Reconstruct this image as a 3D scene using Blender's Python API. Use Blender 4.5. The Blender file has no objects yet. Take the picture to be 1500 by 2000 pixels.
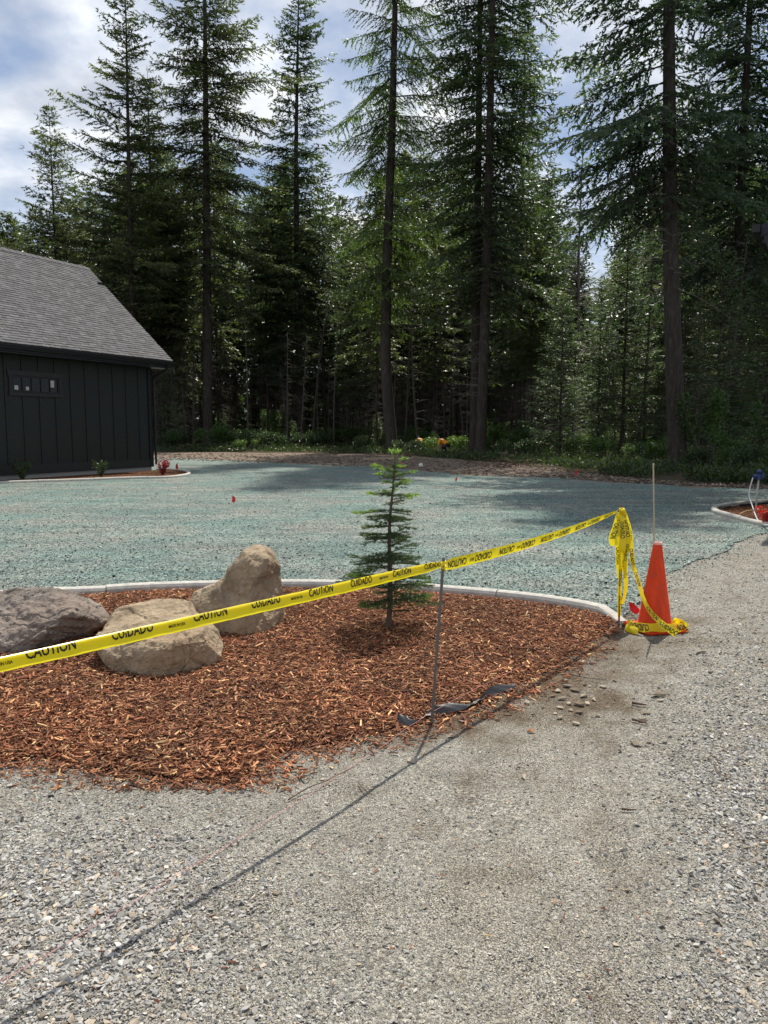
import bpy, bmesh, math, random
import numpy as np
from mathutils import Vector, Matrix, noise as mnoise
from mathutils.geometry import tessellate_polygon

random.seed(7)
RNG = np.random.default_rng(7)
SC = bpy.context.scene
COL = SC.collection
R = math.radians

# ------------------------------------------------------------------ camera, sky, sun, exposure
F_PX, HOR, EYE = 1502.0, 838.0, 1.6
PITCH = math.atan((1000 - HOR) / F_PX)
cd = bpy.data.cameras.new('camera'); cam = bpy.data.objects.new('camera', cd); COL.objects.link(cam)
cam.location = (0, 0, EYE); cam.rotation_euler = (R(90) - PITCH, 0, 0)
cd.sensor_fit = 'VERTICAL'; cd.sensor_height = 34.6; cd.lens = 34.6 * F_PX / 2000
cd.clip_start = 0.05; cd.clip_end = 3000
SC.camera = cam

SUN_EL, SUN_AZ = 58.8, 19.1
w = bpy.data.worlds.new('World'); SC.world = w; w.use_nodes = True
nt = w.node_tree; nt.nodes.clear()
N = nt.nodes.new; L = nt.links.new
out = N('ShaderNodeOutputWorld'); bg = N('ShaderNodeBackground'); bg.inputs['Strength'].default_value = 0.085
sky = N('ShaderNodeTexSky'); sky.sky_type = 'NISHITA'; sky.sun_disc = False
sky.sun_elevation = R(SUN_EL); sky.sun_rotation = R(SUN_AZ); sky.air_density = 1.0; sky.dust_density = 0.6
tc = N('ShaderNodeTexCoord'); sep = N('ShaderNodeSeparateXYZ'); L(tc.outputs['Generated'], sep.inputs[0])
ad = N('ShaderNodeMath'); ad.operation = 'ADD'; ad.inputs[1].default_value = 0.28; L(sep.outputs[2], ad.inputs[0])
mx = N('ShaderNodeMath'); mx.operation = 'MAXIMUM'; mx.inputs[1].default_value = 0.08; L(ad.outputs[0], mx.inputs[0])
dv = N('ShaderNodeVectorMath'); dv.operation = 'DIVIDE'; L(tc.outputs['Generated'], dv.inputs[0])
cmb = N('ShaderNodeCombineXYZ')
for i in range(3): L(mx.outputs[0], cmb.inputs[i])
L(cmb.outputs[0], dv.inputs[1])
n1 = N('ShaderNodeTexNoise'); n1.inputs['Scale'].default_value = 1.9; n1.inputs['Detail'].default_value = 9; n1.inputs['Roughness'].default_value = 0.56
L(dv.outputs[0], n1.inputs['Vector'])
r1 = N('ShaderNodeValToRGB'); r1.color_ramp.elements[0].position = 0.40; r1.color_ramp.elements[1].position = 0.56
L(n1.outputs[0], r1.inputs[0])
n2 = N('ShaderNodeTexNoise'); n2.inputs['Scale'].default_value = 4.2; n2.inputs['Detail'].default_value = 8; n2.inputs['Roughness'].default_value = 0.5
L(dv.outputs[0], n2.inputs['Vector'])
r2 = N('ShaderNodeValToRGB'); r2.color_ramp.elements[0].position = 0.38; r2.color_ramp.elements[1].position = 0.66
r2.color_ramp.elements[0].color = (5.6, 6.1, 7.1, 1); r2.color_ramp.elements[1].color = (11.8, 12.0, 12.2, 1)
L(n2.outputs[0], r2.inputs[0])
hs = N('ShaderNodeMix'); hs.data_type = 'RGBA'; hs.inputs[0].default_value = 0.35
L(sky.outputs[0], hs.inputs[6]); hs.inputs[7].default_value = (4.6, 5.6, 7.8, 1)
mixc = N('ShaderNodeMix'); mixc.data_type = 'RGBA'
L(r1.outputs[0], mixc.inputs[0]); L(hs.outputs[2], mixc.inputs[6]); L(r2.outputs[0], mixc.inputs[7])
L(mixc.outputs[2], bg.inputs[0]); L(bg.outputs[0], out.inputs[0])

sd = bpy.data.lights.new('sun', 'SUN'); sd.energy = 4.8; sd.angle = R(0.5); sd.color = (1.0, 0.94, 0.84)
sun = bpy.data.objects.new('sun', sd); COL.objects.link(sun)
sdir = Vector((-math.sin(R(SUN_AZ)) * math.cos(R(SUN_EL)), -math.cos(R(SUN_AZ)) * math.cos(R(SUN_EL)), -math.sin(R(SUN_EL))))
sun.rotation_euler = sdir.to_track_quat('-Z', 'Y').to_euler(); sun.location = (10, 30, 60)
vs = SC.view_settings
vs.view_transform = 'Standard'; vs.look = 'None'; vs.gamma = 1; vs.use_curve_mapping = False; vs.exposure = 0.3

# ------------------------------------------------------------------ measuring helpers (survey of the photograph -> metres)
_cp, _sp = math.cos(PITCH), math.sin(PITCH)
def ray(x, y):
    a = (x - 750) / F_PX; b = (y - 1000) / F_PX
    return np.array([a, _cp - b * _sp, -_sp - b * _cp])
def gp(x, y, z=0.0):
    r = ray(x, y); k = (z - EYE) / r[2]
    return np.array([r[0] * k, r[1] * k, z])
def dp(x, y, Y):
    r = ray(x, y); k = Y / r[1]
    return np.array([r[0] * k, Y, EYE + r[2] * k])
def px_of(P):
    v = np.asarray(P, float) - np.array([0, 0, EYE]); d = v[..., 1] * _cp - v[..., 2] * _sp
    return 750 + F_PX * v[..., 0] / d, 1000 - F_PX * (v[..., 1] * _sp + v[..., 2] * _cp) / d

# ------------------------------------------------------------------ object helpers
def mesh(name, V, tris=None, quads=None, col=None, smooth=False):
    V = np.asarray(V, np.float32).reshape(-1, 3)
    me = bpy.data.meshes.new(name)
    T = np.zeros((0, 3), np.int32) if tris is None or len(tris) == 0 else np.asarray(tris, np.int32)
    Q = np.zeros((0, 4), np.int32) if quads is None or len(quads) == 0 else np.asarray(quads, np.int32)
    me.vertices.add(len(V)); me.vertices.foreach_set('co', V.ravel())
    lv = np.concatenate([T.ravel(), Q.ravel()]).astype(np.int32)
    me.loops.add(len(lv)); me.loops.foreach_set('vertex_index', lv)
    nf = len(T) + len(Q); me.polygons.add(nf)
    st = np.concatenate([np.arange(len(T)) * 3, len(T) * 3 + np.arange(len(Q)) * 4]).astype(np.int32)
    me.polygons.foreach_set('loop_start', st)
    me.polygons.foreach_set('use_smooth', np.full(nf, smooth))
    if col is not None:
        c = np.ones((len(V), 4), np.float32); c[:, :3] = np.asarray(col, np.float32)
        a = me.color_attributes.new('Col', 'FLOAT_COLOR', 'POINT'); a.data.foreach_set('color', c.ravel())
    me.update(calc_edges=True); me.validate()
    return me

def link(name, me, mat=None, parent=None, **props):
    o = bpy.data.objects.new(name, me); COL.objects.link(o)
    if mat is not None and me is not None and not me.materials: me.materials.append(mat)
    if parent is not None: o.parent = parent
    for k, v in props.items(): o[k] = v
    return o

def thing(name, label, cat, loc=(0, 0, 0), rz=0.0, group=None):
    o = bpy.data.objects.new(name, None); COL.objects.link(o)
    o.empty_display_size = 0.1
    o.location = loc; o.rotation_euler = (0, 0, rz); o['label'] = label; o['category'] = cat
    if group: o['group'] = group
    return o

class MB:
    """collects geometry for one mesh"""
    def __init__(s): s.V = []; s.T = []; s.Q = []; s.C = []; s.n = 0
    def add(s, V, T=None, Q=None, C=None):
        V = np.asarray(V, float).reshape(-1, 3)
        if T is not None and len(T): s.T.append(np.asarray(T) + s.n)
        if Q is not None and len(Q): s.Q.append(np.asarray(Q) + s.n)
        s.V.append(V); s.C.append(np.broadcast_to(np.asarray(C if C is not None else (1, 1, 1), float), V.shape)); s.n += len(V)
        return s
    def mesh(s, name, smooth=False):
        return mesh(name, np.concatenate(s.V), np.concatenate(s.T) if s.T else None, np.concatenate(s.Q) if s.Q else None, np.concatenate(s.C), smooth)
    def box(s, c, sx, sy, sz, M=None, C=None):
        v = np.array([[i, j, k] for i in (-.5, .5) for j in (-.5, .5) for k in (-.5, .5)]) * (sx, sy, sz)
        if M is not None: v = v @ np.asarray(M).T
        return s.add(v + np.asarray(c, float), Q=[[0, 1, 3, 2], [4, 6, 7, 5], [0, 4, 5, 1], [2, 3, 7, 6], [0, 2, 6, 4], [1, 5, 7, 3]], C=C)
    def tube(s, P, rad, sides=6, cap=True, C=None):
        P = np.asarray(P, float); n = len(P); rad = np.broadcast_to(np.asarray(rad, float), (n,))
        t = np.gradient(P, axis=0); t /= np.linalg.norm(t, axis=1)[:, None] + 1e-9
        ref = np.array([0, 0, 1.]) if abs(t[:, 2]).mean() < .8 else np.array([1., 0, 0])
        a = np.cross(t, ref); a /= np.linalg.norm(a, axis=1)[:, None] + 1e-9; b = np.cross(t, a)
        th = np.arange(sides) / sides * 2 * np.pi
        V = P[:, None] + rad[:, None, None] * (a[:, None] * np.cos(th)[None, :, None] + b[:, None] * np.sin(th)[None, :, None])
        i = np.arange(n - 1)[:, None] * sides; j = np.arange(sides)[None]; k = (j + 1) % sides
        Q = np.stack([i + j, i + k, i + sides + k, i + sides + j], -1).reshape(-1, 4)
        V = V.reshape(-1, 3); T = None
        if cap:
            V = np.concatenate([V, P[:1], P[-1:]]); c0 = n * sides
            jj = np.arange(sides); kk = (jj + 1) % sides
            T = np.concatenate([np.stack([kk, jj, np.full(sides, c0)], 1), np.stack([(n - 1) * sides + jj, (n - 1) * sides + kk, np.full(sides, c0 + 1)], 1)])
        return s.add(V, T, Q, C)
    def lathe(s, prof, sides=24, c=(0, 0, 0), C=None):
        prof = np.asarray(prof, float); n = len(prof); th = np.arange(sides) / sides * 2 * np.pi
        V = np.stack([prof[:, :1] * np.cos(th), prof[:, :1] * np.sin(th), np.repeat(prof[:, 1:], sides, 1)], -1) + np.asarray(c, float)
        i = np.arange(n - 1)[:, None] * sides; j = np.arange(sides)[None]; k = (j + 1) % sides
        return s.add(V.reshape(-1, 3), Q=np.stack([i + j, i + k, i + sides + k, i + sides + j], -1).reshape(-1, 4), C=C)

def poly_mesh(name, pts, z=0.0):
    pts = [Vector((float(p[0]), float(p[1]), z)) for p in pts]
    t = tessellate_polygon([pts])
    t2 = []
    for a, b, c in t:
        n = (pts[b] - pts[a]).cross(pts[c] - pts[a])
        t2.append((a, b, c) if n.z > 0 else (a, c, b))
    return mesh(name, [tuple(p) for p in pts], tris=t2)

def spline(pts, n=12, closed=False):
    P = [np.asarray(p, float) for p in pts]; m = len(P); outp = []
    rng = range(m if closed else m - 1)
    for i in rng:
        if closed: p0, p1, p2, p3 = P[i - 1], P[i], P[(i + 1) % m], P[(i + 2) % m]
        else: p0, p1, p2, p3 = P[max(i - 1, 0)], P[i], P[i + 1], P[min(i + 2, m - 1)]
        for k in range(n):
            t = k / n
            outp.append(.5 * ((2 * p1) + (p2 - p0) * t + (2 * p0 - 5 * p1 + 4 * p2 - p3) * t * t + (-p0 + 3 * p1 - 3 * p2 + p3) * t ** 3))
    if not closed: outp.append(P[-1])
    return np.array(outp)

def jitter(pts, amp, seed=0, freq=3.0):
    o = []
    for p in pts:
        v = Vector((p[0] * freq, p[1] * freq, seed * 7.3))
        o.append((p[0] + amp * mnoise.fractal(v, 1, 2, 4), p[1] + amp * mnoise.fractal(v + Vector((31, 7, 3)), 1, 2, 4)))
    return np.array(o)

def inside(P, poly):
    P = np.asarray(P, float); x, y = P[:, 0], P[:, 1]; r = np.zeros(len(P), bool); q = np.asarray(poly, float)
    for i in range(len(q)):
        x0, y0 = q[i - 1][:2]; x1, y1 = q[i][:2]
        c = (y0 > y) != (y1 > y)
        with np.errstate(divide='ignore', invalid='ignore'):
            r ^= c & (x < (x1 - x0) * (y - y0) / (y1 - y0 + 1e-12) + x0)
    return r
def edge_dist(P, poly, closed=True):
    P = np.asarray(P, float)[:, :2]; q = np.asarray(poly, float)[:, :2]; d = np.full(len(P), 1e9)
    for i in range(0 if closed else 1, len(q)):
        a, b = q[i - 1], q[i]; ab = b - a; t = np.clip(((P - a) @ ab) / (ab @ ab + 1e-12), 0, 1)
        d = np.minimum(d, np.linalg.norm(P - (a + t[:, None] * ab), axis=1))
    return d

def euler_mats(rx, ry, rz):
    cx, sx, cy, sy, cz, sz = np.cos(rx), np.sin(rx), np.cos(ry), np.sin(ry), np.cos(rz), np.sin(rz)
    M = np.empty((len(rx), 3, 3))
    M[:, 0, 0] = cy * cz; M[:, 0, 1] = sx * sy * cz - cx * sz; M[:, 0, 2] = cx * sy * cz + sx * sz
    M[:, 1, 0] = cy * sz; M[:, 1, 1] = sx * sy * sz + cx * cz; M[:, 1, 2] = cx * sy * sz - sx * cz
    M[:, 2, 0] = -sy; M[:, 2, 1] = sx * cy; M[:, 2, 2] = cx * cy
    return M
def scatter_mesh(name, temps, pos, scl, mats, cols, smooth=False):
    """temps: list of (V,T,Q); pos (n,3), scl (n,3), mats (n,3,3), cols (n,3)"""
    n = len(pos); pick = RNG.integers(0, len(temps), n); mb = MB()
    for i, (V, T, Q) in enumerate(temps):
        m = pick == i; k = m.sum()
        if not k: continue
        W = np.einsum('nij,nvj->nvi', mats[m], V[None] * scl[m][:, None]) + pos[m][:, None]
        off = (np.arange(k) * len(V))[:, None, None]
        c = np.repeat(cols[m], len(V), 0)
        mb.add(W.reshape(-1, 3), None if T is None else (np.asarray(T)[None] + off).reshape(-1, 3), None if Q is None else (np.asarray(Q)[None] + off).reshape(-1, 4), c)
    return mb.mesh(name, smooth)

# ------------------------------------------------------------------ materials
def M(name, color=(.5, .5, .5), rough=.8, spec=.3, build=None, metal=0.0):
    m = bpy.data.materials.new(name); m.use_nodes = True; t = m.node_tree
    b = t.nodes['Principled BSDF']; b.inputs['Base Color'].default_value = (*color, 1); b.inputs['Roughness'].default_value = rough
    b.inputs['Specular IOR Level'].default_value = spec; b.inputs['Metallic'].default_value = metal
    if build: build(t, b)
    return m
def nd(t, kind, **kw):
    n = t.nodes.new(kind)
    for k, v in kw.items():
        if k in n.inputs: n.inputs[k].default_value = v
        else: setattr(n, k, v)
    return n
def ramp(t, src, stops):
    r = t.nodes.new('ShaderNodeValToRGB'); e = r.color_ramp.elements
    while len(e) < len(stops): e.new(0.5)
    for q, (p, c) in zip(e, stops): q.position = p; q.color = (*c, 1) if len(c) == 3 else c
    t.links.new(src, r.inputs[0]); return r
def mix(t, fac, a, b, mode='MIX'):
    m = t.nodes.new('ShaderNodeMix'); m.data_type = 'RGBA'; m.blend_type = mode
    for sock, v in ((m.inputs[0], fac), (m.inputs[6], a), (m.inputs[7], b)):
        if hasattr(v, 'links'): t.links.new(v, sock)
        elif isinstance(v, tuple): sock.default_value = (*v, 1)
        else: sock.default_value = v
    return m.outputs[2]
def objco(t): return nd(t, 'ShaderNodeTexCoord').outputs['Object']
def noise_n(t, scale, detail=4, rough=.55, vec=None):
    n = nd(t, 'ShaderNodeTexNoise', Scale=scale, Detail=detail, Roughness=rough); t.links.new(vec or objco(t), n.inputs['Vector']); return n.outputs[0]
def bump(t, b, h, strength=.5, dist=.01, prev=None):
    n = nd(t, 'ShaderNodeBump', Strength=strength, Distance=dist); t.links.new(h, n.inputs['Height'])
    if prev is not None: t.links.new(prev, n.inputs['Normal'])
    t.links.new(n.outputs[0], b.inputs['Normal']); return n.outputs[0]
def colattr(t): return nd(t, 'ShaderNodeVertexColor', layer_name='Col').outputs[0]

def leaf_mat(name, trans=.35, tint=(1.3, 1.5, .7), rough=.42):
    m = bpy.data.materials.new(name); m.use_nodes = True; t = m.node_tree; t.nodes.clear()
    o = t.nodes.new('ShaderNodeOutputMaterial'); p = t.nodes.new('ShaderNodeBsdfPrincipled'); tr = t.nodes.new('ShaderNodeBsdfTranslucent'); ms = t.nodes.new('ShaderNodeMixShader')
    c = colattr(t); t.links.new(c, p.inputs['Base Color']); p.inputs['Roughness'].default_value = rough; p.inputs['Specular IOR Level'].default_value = .6
    t.links.new(mix(t, 1.0, c, tint, 'MULTIPLY'), tr.inputs[0]); ms.inputs[0].default_value = trans
    t.links.new(p.outputs[0], ms.inputs[1]); t.links.new(tr.outputs[0], ms.inputs[2]); t.links.new(ms.outputs[0], o.inputs[0]); return m
m_needle = leaf_mat('conifer_needles', .45)
m_leaf = leaf_mat('shrub_leaves', .42)

def b_col(t, b): t.links.new(colattr(t), b.inputs['Base Color'])
def b_bark(t, b):
    tcn = nd(t, 'ShaderNodeTexCoord'); mp = nd(t, 'ShaderNodeMapping'); mp.inputs['Scale'].default_value = (1, 1, .22)
    t.links.new(tcn.outputs['Object'], mp.inputs[0])
    n = noise_n(t, 9, 7, .7, mp.outputs[0]); n2 = noise_n(t, 1.3, 3)
    r = ramp(t, n, [(.32, (.014, .011, .009)), (.5, (.055, .042, .034)), (.68, (.125, .102, .086))])
    c = mix(t, n2, r.outputs[0], (.05, .047, .04))
    t.links.new(c, b.inputs['Base Color']); bump(t, b, n, 1.0, .06)
m_bark = M('furrowed_bark', rough=.95, spec=.1, build=b_bark)
m_twig = M('dead_twig', (.15, .13, .11), .95, .1)
m_branch = M('branch_bark', (.05, .042, .035), .95, .1)
m_snag = M('bare_snag_wood', (.20, .165, .145), .9, .1)

def b_gravel(t, b):
    co = objco(t)
    wn = noise_n(t, 40, 3, .6, co)
    v1 = nd(t, 'ShaderNodeTexVoronoi', Scale=110.0); v2 = nd(t, 'ShaderNodeTexVoronoi', Scale=260.0)
    t.links.new(co, v1.inputs['Vector']); t.links.new(co, v2.inputs['Vector'])
    s1 = nd(t, 'ShaderNodeSeparateColor'); t.links.new(v1.outputs['Color'], s1.inputs[0])
    s2 = nd(t, 'ShaderNodeSeparateColor'); t.links.new(v2.outputs['Color'], s2.inputs[0])
    a = ramp(t, s1.outputs[0], [(0, (.11, .112, .11)), (.45, (.25, .248, .235)), (.8, (.37, .36, .33)), (1, (.55, .54, .51))])
    c = ramp(t, s2.outputs[1], [(0, (.055, .053, .05)), (.35, (.20, .195, .18)), (.7, (.33, .32, .29)), (1, (.60, .585, .54))])
    big = noise_n(t, .9, 5, .6, co); bigr = ramp(t, big, [(.40, (0, 0, 0)), (.60, (1, 1, 1))])
    m1 = mix(t, bigr.outputs[0], c.outputs[0], a.outputs[0])
    tan = noise_n(t, .55, 4, .55, co); tr = ramp(t, tan, [(.40, (1.06, 1.05, 1.02)), (.62, (1.0, .98, .93))])
    m2 = mix(t, 1.0, m1, tr.outputs[0], 'MULTIPLY')
    dk = ramp(t, noise_n(t, 6, 6, .65, co), [(.3, (.80, .79, .76)), (.6, (1.06, 1.06, 1.06))])
    t.links.new(mix(t, 1.0, mix(t, 1.0, m2, dk.outputs[0], 'MULTIPLY'), colattr(t), 'MULTIPLY'), b.inputs['Base Color'])
    d1 = nd(t, 'ShaderNodeMath', operation='MULTIPLY'); t.links.new(v1.outputs['Distance'], d1.inputs[0]); d1.inputs[1].default_value = -1
    p = bump(t, b, d1.outputs[0], 1.0, .008)
    d2 = nd(t, 'ShaderNodeMath', operation='MULTIPLY'); t.links.new(v2.outputs['Distance'], d2.inputs[0]); d2.inputs[1].default_value = -1
    p = bump(t, b, d2.outputs[0], 1.0, .004, p); bump(t, b, noise_n(t, 3.0, 4, .5, co), .5, .03, p)
m_gravel = M('crushed_gravel', rough=.92, spec=.2, build=b_gravel)

def b_lawn(t, b):
    co = objco(t)
    v1 = nd(t, 'ShaderNodeTexVoronoi', Scale=55.0); v2 = nd(t, 'ShaderNodeTexVoronoi', Scale=95.0)
    t.links.new(co, v1.inputs['Vector']); t.links.new(co, v2.inputs['Vector'])
    s1 = nd(t, 'ShaderNodeSeparateColor'); t.links.new(v1.outputs['Color'], s1.inputs[0])
    a = ramp(t, s1.outputs[0], [(0, (.035, .044, .042)), (.25, (.15, .185, .175)), (.6, (.235, .282, .268)), (1, (.45, .485, .46))])
    big = ramp(t, noise_n(t, .55, 7, .62, co), [(.40, (.86, 1.02, .99)), (.62, (1.24, 1.10, 1.06))])
    bro = ramp(t, noise_n(t, 2.6, 6, .6, co), [(.36, (.82, .86, .86)), (.7, (1.16, 1.12, 1.08))])
    c = mix(t, 1.0, mix(t, 1.0, a.outputs[0], big.outputs[0], 'MULTIPLY'), bro.outputs[0], 'MULTIPLY')
    thin = ramp(t, noise_n(t, 1.1, 8, .68, co), [(.50, (0, 0, 0)), (.80, (.32, .32, .32))]); c = mix(t, thin.outputs[0], c, (.21, .215, .19))
    mp = nd(t, 'ShaderNodeMapping'); mp.inputs['Rotation'].default_value = (0, 0, .5); mp.inputs['Scale'].default_value = (.18, 1.6, 1); t.links.new(co, mp.inputs[0])
    stk = ramp(t, noise_n(t, 1.4, 5, .6, mp.outputs[0]), [(.42, (.84, .86, .86)), (.6, (1.12, 1.12, 1.1))]); c = mix(t, 1.0, c, stk.outputs[0], 'MULTIPLY')
    t.links.new(c, b.inputs['Base Color'])
    d1 = nd(t, 'ShaderNodeMath', operation='MULTIPLY'); t.links.new(v1.outputs['Distance'], d1.inputs[0]); d1.inputs[1].default_value = -1
    p = bump(t, b, d1.outputs[0], 1.0, .02)
    d2 = nd(t, 'ShaderNodeMath', operation='MULTIPLY'); t.links.new(v2.outputs['Distance'], d2.inputs[0]); d2.inputs[1].default_value = -1
    p = bump(t, b, d2.outputs[0], .8, .008, p); bump(t, b, noise_n(t, 1.6, 4, .5, co), .4, .06, p)
m_lawn = M('hydroseed_mulch', rough=.95, spec=.15, build=b_lawn)
def b_floor(t, b):
    n = noise_n(t, 3, 8, .7)
    t.links.new(ramp(t, n, [(.3, (.025, .02, .014)), (.5, (.075, .055, .038)), (.62, (.045, .065, .02)), (.8, (.12, .10, .07))]).outputs[0], b.inputs['Base Color'])
    bump(t, b, n, .8, .1)
m_floor = M('forest_floor', rough=.95, spec=.1, build=b_floor)
def b_dirt(t, b):
    n = noise_n(t, 7, 8, .72); n2 = noise_n(t, .8, 4)
    c = ramp(t, n, [(.3, (.07, .05, .036)), (.5, (.19, .145, .11)), (.72, (.36, .29, .235))])
    t.links.new(mix(t, n2, c.outputs[0], (.20, .16, .125)), b.inputs['Base Color']); bump(t, b, n, 1, .05)
m_dirt = M('bark_strewn_dirt', rough=.95, spec=.1, build=b_dirt)
def b_mulch(t, b):
    v = nd(t, 'ShaderNodeTexVoronoi', Scale=60.0); t.links.new(objco(t), v.inputs['Vector'])
    s = nd(t, 'ShaderNodeSeparateColor'); t.links.new(v.outputs['Color'], s.inputs[0])
    t.links.new(ramp(t, s.outputs[0], [(0, (.025, .011, .006)), (.6, (.10, .04, .018)), (1, (.26, .12, .055))]).outputs[0], b.inputs['Base Color'])
    bump(t, b, v.outputs['Distance'], 1, .02)
m_mulch = M('shredded_cedar_base', rough=.9, spec=.15, build=b_mulch)
m_chip = M('cedar_chips', rough=.8, spec=.25, build=b_col)
m_stone = M('gravel_stones', rough=.85, spec=.3, build=b_col)
m_clod = M('hydroseed_crumbs', rough=.95, spec=.12, build=b_col)
def b_conc(t, b):
    n = noise_n(t, 14, 8, .7); n2 = noise_n(t, 120, 2)
    c = ramp(t, n, [(.3, (.34, .325, .29)), (.7, (.56, .54, .485))])
    t.links.new(c.outputs[0], b.inputs['Base Color']); bump(t, b, n2, .4, .003)
m_conc = M('curb_concrete', rough=.88, spec=.25, build=b_conc)

# ------------------------------------------------------------------ ground sheets
def grid_mesh(name, x0, x1, y0, y1, nx, ny, zf):
    X, Y = np.meshgrid(np.linspace(x0, x1, nx), np.linspace(y0, y1, ny)); V = np.stack([X.ravel(), Y.ravel(), zf(X.ravel(), Y.ravel())], 1)
    i = (np.arange(ny - 1)[:, None] * nx + np.arange(nx - 1)[None]).ravel()
    return mesh(name, V, quads=np.stack([i, i + 1, i + nx + 1, i + nx], 1), smooth=True)
link('ground', poly_mesh('ground', [(-900, -300), (900, -300), (900, 1500), (-900, 1500)], -.05), m_floor, kind='structure')

curb_px = [(-420, 1215), (-150, 1183), (60, 1169), (185, 1164), (280, 1158), (400, 1154), (560, 1150), (700, 1152), (790, 1156), (870, 1163), (950, 1170), (1050, 1181), (1130, 1194), (1175, 1204), (1204, 1217)]
curb = spline([gp(*p)[:2] for p in curb_px], 8)
mulch_front = [(1204, 1217), (1172, 1236), (1100, 1287), (1010, 1337), (900, 1385), (790, 1418), (700, 1434), (640, 1452), (560, 1462), (505, 1492), (470, 1520), (330, 1520), (200, 1503), (100, 1486), (0, 1480), (-250, 1470), (-420, 1215)]
mf = spline([gp(*p)[:2] for p in mulch_front], 6)
mulch_poly = np.concatenate([curb, jitter(mf, .05, 3, 6)[1:-1]])

lawn_far = [(-900, 905), (-200, 893), (300, 895), (400, 897), (560, 905), (700, 911), (800, 917), (900, 928), (1060, 932), (1200, 942), (1350, 951), (1450, 954), (1560, 957), (1900, 960)]
lawn_near = [(1900, 975), (1620, 1010), (1500, 1037), (1445, 1058), (1390, 1085), (1320, 1115), (1270, 1148), (1238, 1185), (1212, 1215)]
lf = jitter(spline([gp(*p)[:2] for p in lawn_far], 10), .5, 1, .8)
ln = jitter(spline([gp(*p)[:2] for p in lawn_near], 8), .12, 2, 2.5)
lawn_poly = np.concatenate([lf, ln, curb[::-1], [gp(-420, 1215)[:2]]])
def fbm(P, s, seed=0):
    return np.array([mnoise.fractal(Vector((p[0] * s, p[1] * s, seed)), 1, 2, 4) for p in P])
TRK = [spline([gp(*p)[:2] for p in q], 8) for q in ([(1560, 1065), (1400, 1120), (1220, 1330), (1080, 1600), (960, 2100)], [(1230, 1230), (1080, 1330), (860, 1450), (600, 1640), (380, 1900), (300, 2100)])]
rbc_ = spline([gp(*p)[:2] for p in [(1700, 1052), (1560, 1037), (1500, 1030), (1460, 1022), (1420, 1011), (1396, 1004), (1388, 998), (1396, 993), (1425, 988), (1480, 982), (1560, 978), (1700, 974)]], 7)
def gz(P):
    P = np.asarray(P, float)[:, :2]; k = np.clip(np.minimum(edge_dist(P, lawn_poly), edge_dist(P, mulch_poly)) / .5, 0, 1)
    z = .000 + k * (.016 * fbm(P, .7, 2) + .005 * fbm(P, 3.5, 8) - .012 * np.exp(-(edge_dist(P, TRK[0], False) / .3) ** 2) + .010)
    return np.where(inside(P, lawn_poly) | inside(P, mulch_poly) | inside(P, rbc_), -.02, z)
def tint(P):
    P = np.asarray(P, float)[:, :2]; n1_ = fbm(P, 1.1, 20); n2_ = fbm(P, 4.0, 21)
    dm = edge_dist(P, mf, False); px_, _ = px_of(np.column_stack([P, np.zeros(len(P))]))
    soil = np.clip(1.25 * np.exp(-(dm / np.where(px_ > 900, .46, .28)) ** 1.5) + n2_ * .7 - .05, 0, 1) * np.clip((px_ - 560) / 260, .3, 1)
    pile = np.exp(-(np.linalg.norm(P - gp(1110, 1365)[:2], axis=1) / .42) ** 2) * .8; soil = np.clip(soil + pile * (.7 + n2_), 0, 1)[:, None]
    dust = np.clip(np.exp(-(edge_dist(P, TRK[0], False) / .55) ** 2) * .8 + .35 * np.exp(-(edge_dist(P, TRK[1], False) / .3) ** 2) + n1_ * .45, 0, 1)[:, None]
    c = (1.13, 1.12, 1.09) + dust * (np.array((1.11, 1.085, 1.03)) - (1.13, 1.12, 1.09)); return c + soil * (np.array((.50, .40, .31)) - c), dust[:, 0], soil[:, 0]
gx_, gy_ = np.arange(-9, 10, .08), np.arange(.6, 17.5, .08)
XX, YY = np.meshgrid(gx_, gy_); GP_ = np.stack([XX.ravel(), YY.ravel()], 1); i_ = (np.arange(len(gy_) - 1)[:, None] * len(gx_) + np.arange(len(gx_) - 1)[None]).ravel()
link('driveway_gravel', mesh('driveway_gravel', np.column_stack([GP_, gz(GP_)]), quads=np.stack([i_, i_ + 1, i_ + len(gx_) + 1, i_ + len(gx_)], 1), col=tint(GP_)[0], smooth=True), m_gravel, kind='structure')
me_ = poly_mesh('outer_gravel', [(-9, -12), (30, -12), (30, 17.4), (9.84, 17.4), (9.84, .62), (-9, .62)], -.008); ca_ = me_.color_attributes.new('Col', 'FLOAT_COLOR', 'POINT'); ca_.data.foreach_set('color', np.ones(len(me_.vertices) * 4, np.float32)); link('outer_gravel', me_, m_gravel, kind='structure')
dirt_far = [(-900, 880), (-100, 882), (300, 883), (500, 884), (700, 887), (850, 893), (960, 903), (1060, 912), (1200, 931), (1350, 944), (1500, 949), (1900, 950)]
dfp = jitter(spline([gp(*p)[:2] for p in dirt_far], 8), .6, 5, .5)
link('dirt_strip', poly_mesh('dirt_strip', np.concatenate([dfp, [(lf[-1][0] + 5, lf[-1][1] - 8), (lf[0][0] - 3, lf[0][1] - 8)]]), 0.0), m_dirt, kind='structure')
link('seeded_lawn', poly_mesh('seeded_lawn', lawn_poly, .006), m_lawn, kind='structure')

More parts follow.
